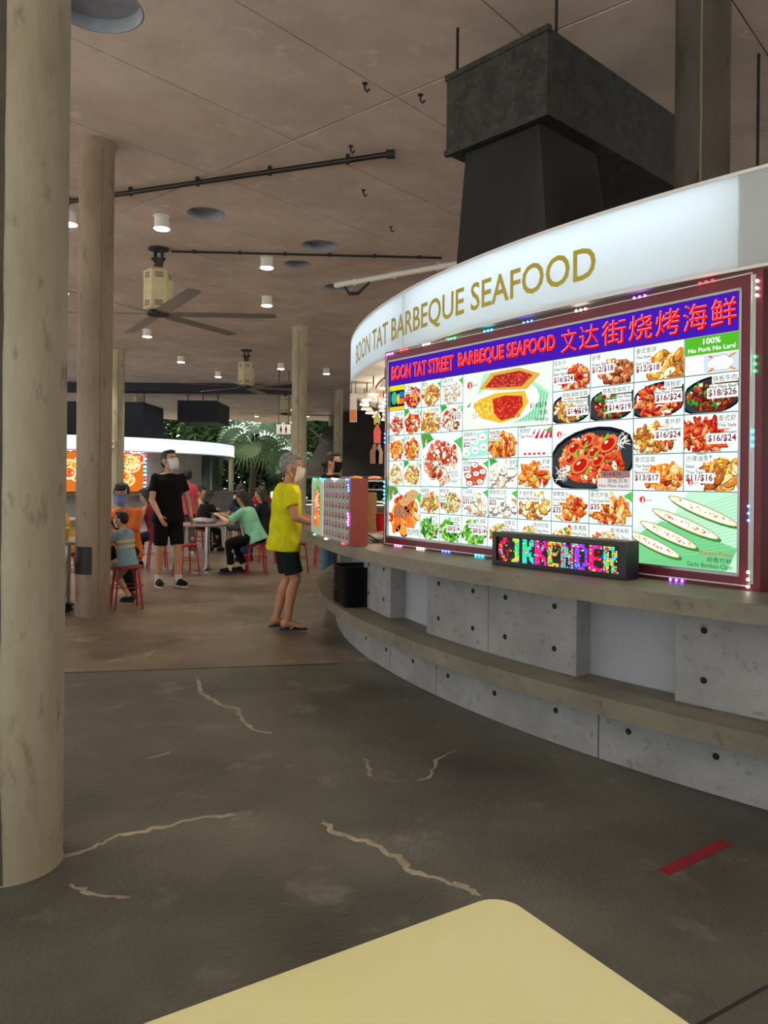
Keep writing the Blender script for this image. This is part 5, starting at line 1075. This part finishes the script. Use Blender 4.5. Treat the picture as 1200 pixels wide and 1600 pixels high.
# ------------------------------------------------------------------ outside: awning, palms, trees
aw = thing('sloping_awning', 'dark sloping canvas awning behind the man with the black mask', 'awning', (-1.5,33,0)); ap = [at_d(474,746,33), at_d(640,746,31), at_d(640,625,38), at_d(522,640,39)]
MB().loft([ap, [v+Vector((0,0,.05)) for v in ap]]).build('canvas', 'canvas_dark', aw)
for k in range(5): u = (k+.5)/5; MB().cyl(ap[0].lerp(ap[1],u)-Vector((0,0,.03)), ap[3].lerp(ap[2],u)-Vector((0,0,.03)), .04, n=8).build('rafter', 'galv', aw)
for v in (ap[0], ap[1]): MB().cyl((v.x,v.y,0), v, .05, n=8).build('post', 'galv', aw)
MB().cyl(ap[0], ap[1], .05, n=8).build('front_rail', 'alu', aw)
MB().cyl(at_d(483,668,30), at_d(513,694,30), .05, n=8).build('brace', 'alu', aw)
def leaf_cloud(c, rx, ry, rz, n, sz, seed):
    m = MB(); r_ = random.Random(seed); vs = []; fs = []
    for k in range(n):
        while True:
            p = Vector((r_.uniform(-1,1), r_.uniform(-1,1), r_.uniform(-1,1)))
            if .25 < p.length < 1: break
        q = Vector((c[0]+p.x*rx, c[1]+p.y*ry, c[2]+p.z*rz)); a = Vector((r_.gauss(0,1), r_.gauss(0,1), r_.gauss(0,.6))).normalized(); b = a.cross(Vector((r_.gauss(0,1), r_.gauss(0,1), r_.gauss(0,1)))).normalized(); s_ = sz*r_.uniform(.6,1.4); i = len(vs)
        vs += [q-a*s_, q+b*s_*.4, q+a*s_, q-b*s_*.4]; fs.append((i,i+1,i+2,i+3))
    return m.add(vs, fs)
trees = [(x, (50,54)[i % 2], ('leaf_dark','leaf_mid','leaf_mid','leaf_dark')[i % 4]) for i, x in enumerate(range(30, 690, 46))]
names = {'leaf_dark': 'dense dark green tree growing beyond the pavilion', 'leaf_mid': 'lighter green leafy tree growing beyond the pavilion'}
for i, (x, D, mt) in enumerate(trees):
    p = at_d(x, YP, D); t = thing('tree', names[mt], 'tree', (p.x,p.y+1.5,-.06), 'trees beyond the pavilion'); o_ = (p.x,p.y+1.5)
    cr = leaf_cloud((o_[0],o_[1],4.0), 1.6, 1.2, 4.0, 2600, .26, 50+i).build('crown', mt, t); cr['kind'] = 'stuff'
    MB().tube([(o_[0],o_[1],-.06),(o_[0]+.1,o_[1],2.2),(o_[0]-.1,o_[1],5)], [.2,.16,.08], 8).build('trunk', 'bark', t, True)
hd = leaf_cloud((0,0,0), 1, 1, 1, 10, .2, 1)
for i in range(14):
    x = -34+i*4.8
    t = thing('hedge_bush', 'dense dark hedge bush at the back of the garden', 'bush', (x,60,-.06), 'hedge bushes at the back'); b = leaf_cloud((x,60,3.6), 2.1, 1.3, 3.7, 2600, .36, 90+i).build('foliage', 'leaf_dark', t); b['kind'] = 'stuff'
    MB().ell((x,60.3,3.2), (2.1,.9,3.3)).build('inner_mass', 'leaf_dark', t, True)
def fan_leaf(m, c, nrm, up, R, n=26, spread=5.2):
    nrm = Vector(nrm).normalized(); up = (Vector(up)-nrm*Vector(up).dot(nrm)).normalized(); sd = nrm.cross(up); c = Vector(c)
    for k in range(n):
        a = -spread/2+spread*k/(n-1); d_ = up*math.cos(a)+sd*math.sin(a); t_ = nrm.cross(d_); w_ = R*.062
        a0, a1, a2 = c, c+d_*R*.6+nrm*.03*R, c+d_*R*rnd.uniform(.9,1.05)-nrm*.12*R-Vector((0,0,.12*R)); m.add([a0, a1+t_*w_*.7, a2, a1-t_*w_*.7], [(0,1,2,3)])
def palm(x, ybase, D, H, R, nl, label, tilt=0):
    p = at_d(x, YP, D); t = thing('fan_palm', label, 'palm', (p.x,p.y,-.06)); m = MB(); MB().tube([(p.x,p.y,-.06),(p.x+tilt*.5,p.y,H*.5),(p.x+tilt,p.y,H)], [.24,.2,.16], 10).build('trunk', 'bark', t, True); top = Vector((p.x+tilt,p.y,H))
    for k in range(nl):
        a = 2*PI*k/nl+.4; el = rnd.uniform(-.3,.9); d_ = Vector((math.cos(a)*math.cos(el), math.sin(a)*math.cos(el), math.sin(el))); e_ = top+d_*R*.8; MB().tube([top, top+d_*R*.45+Vector((0,0,.1)), e_], .025, 5).build('leaf_stalk', 'palm_leaf', t)
        q = MB(); fan_leaf(q, e_, Vector((d_.x*.3,d_.y*.3-.9,.4)), Vector((d_.x,d_.y*.3,d_.z-.35)), R*.75); q.build('fan_frond', 'palm_leaf', t)
palm(393, 0, 47.6, 3.4, 1.9, 9, 'fan palm with broad pleated leaves behind the seated diners', .2)
palm(436, 0, 51.5, 4.6, 1.8, 8, 'taller fan palm with a dark trunk beyond the dining tables')
palm(455, 0, 47.2, 2.4, 1.2, 8, 'low fan palm near the pavilion edge')
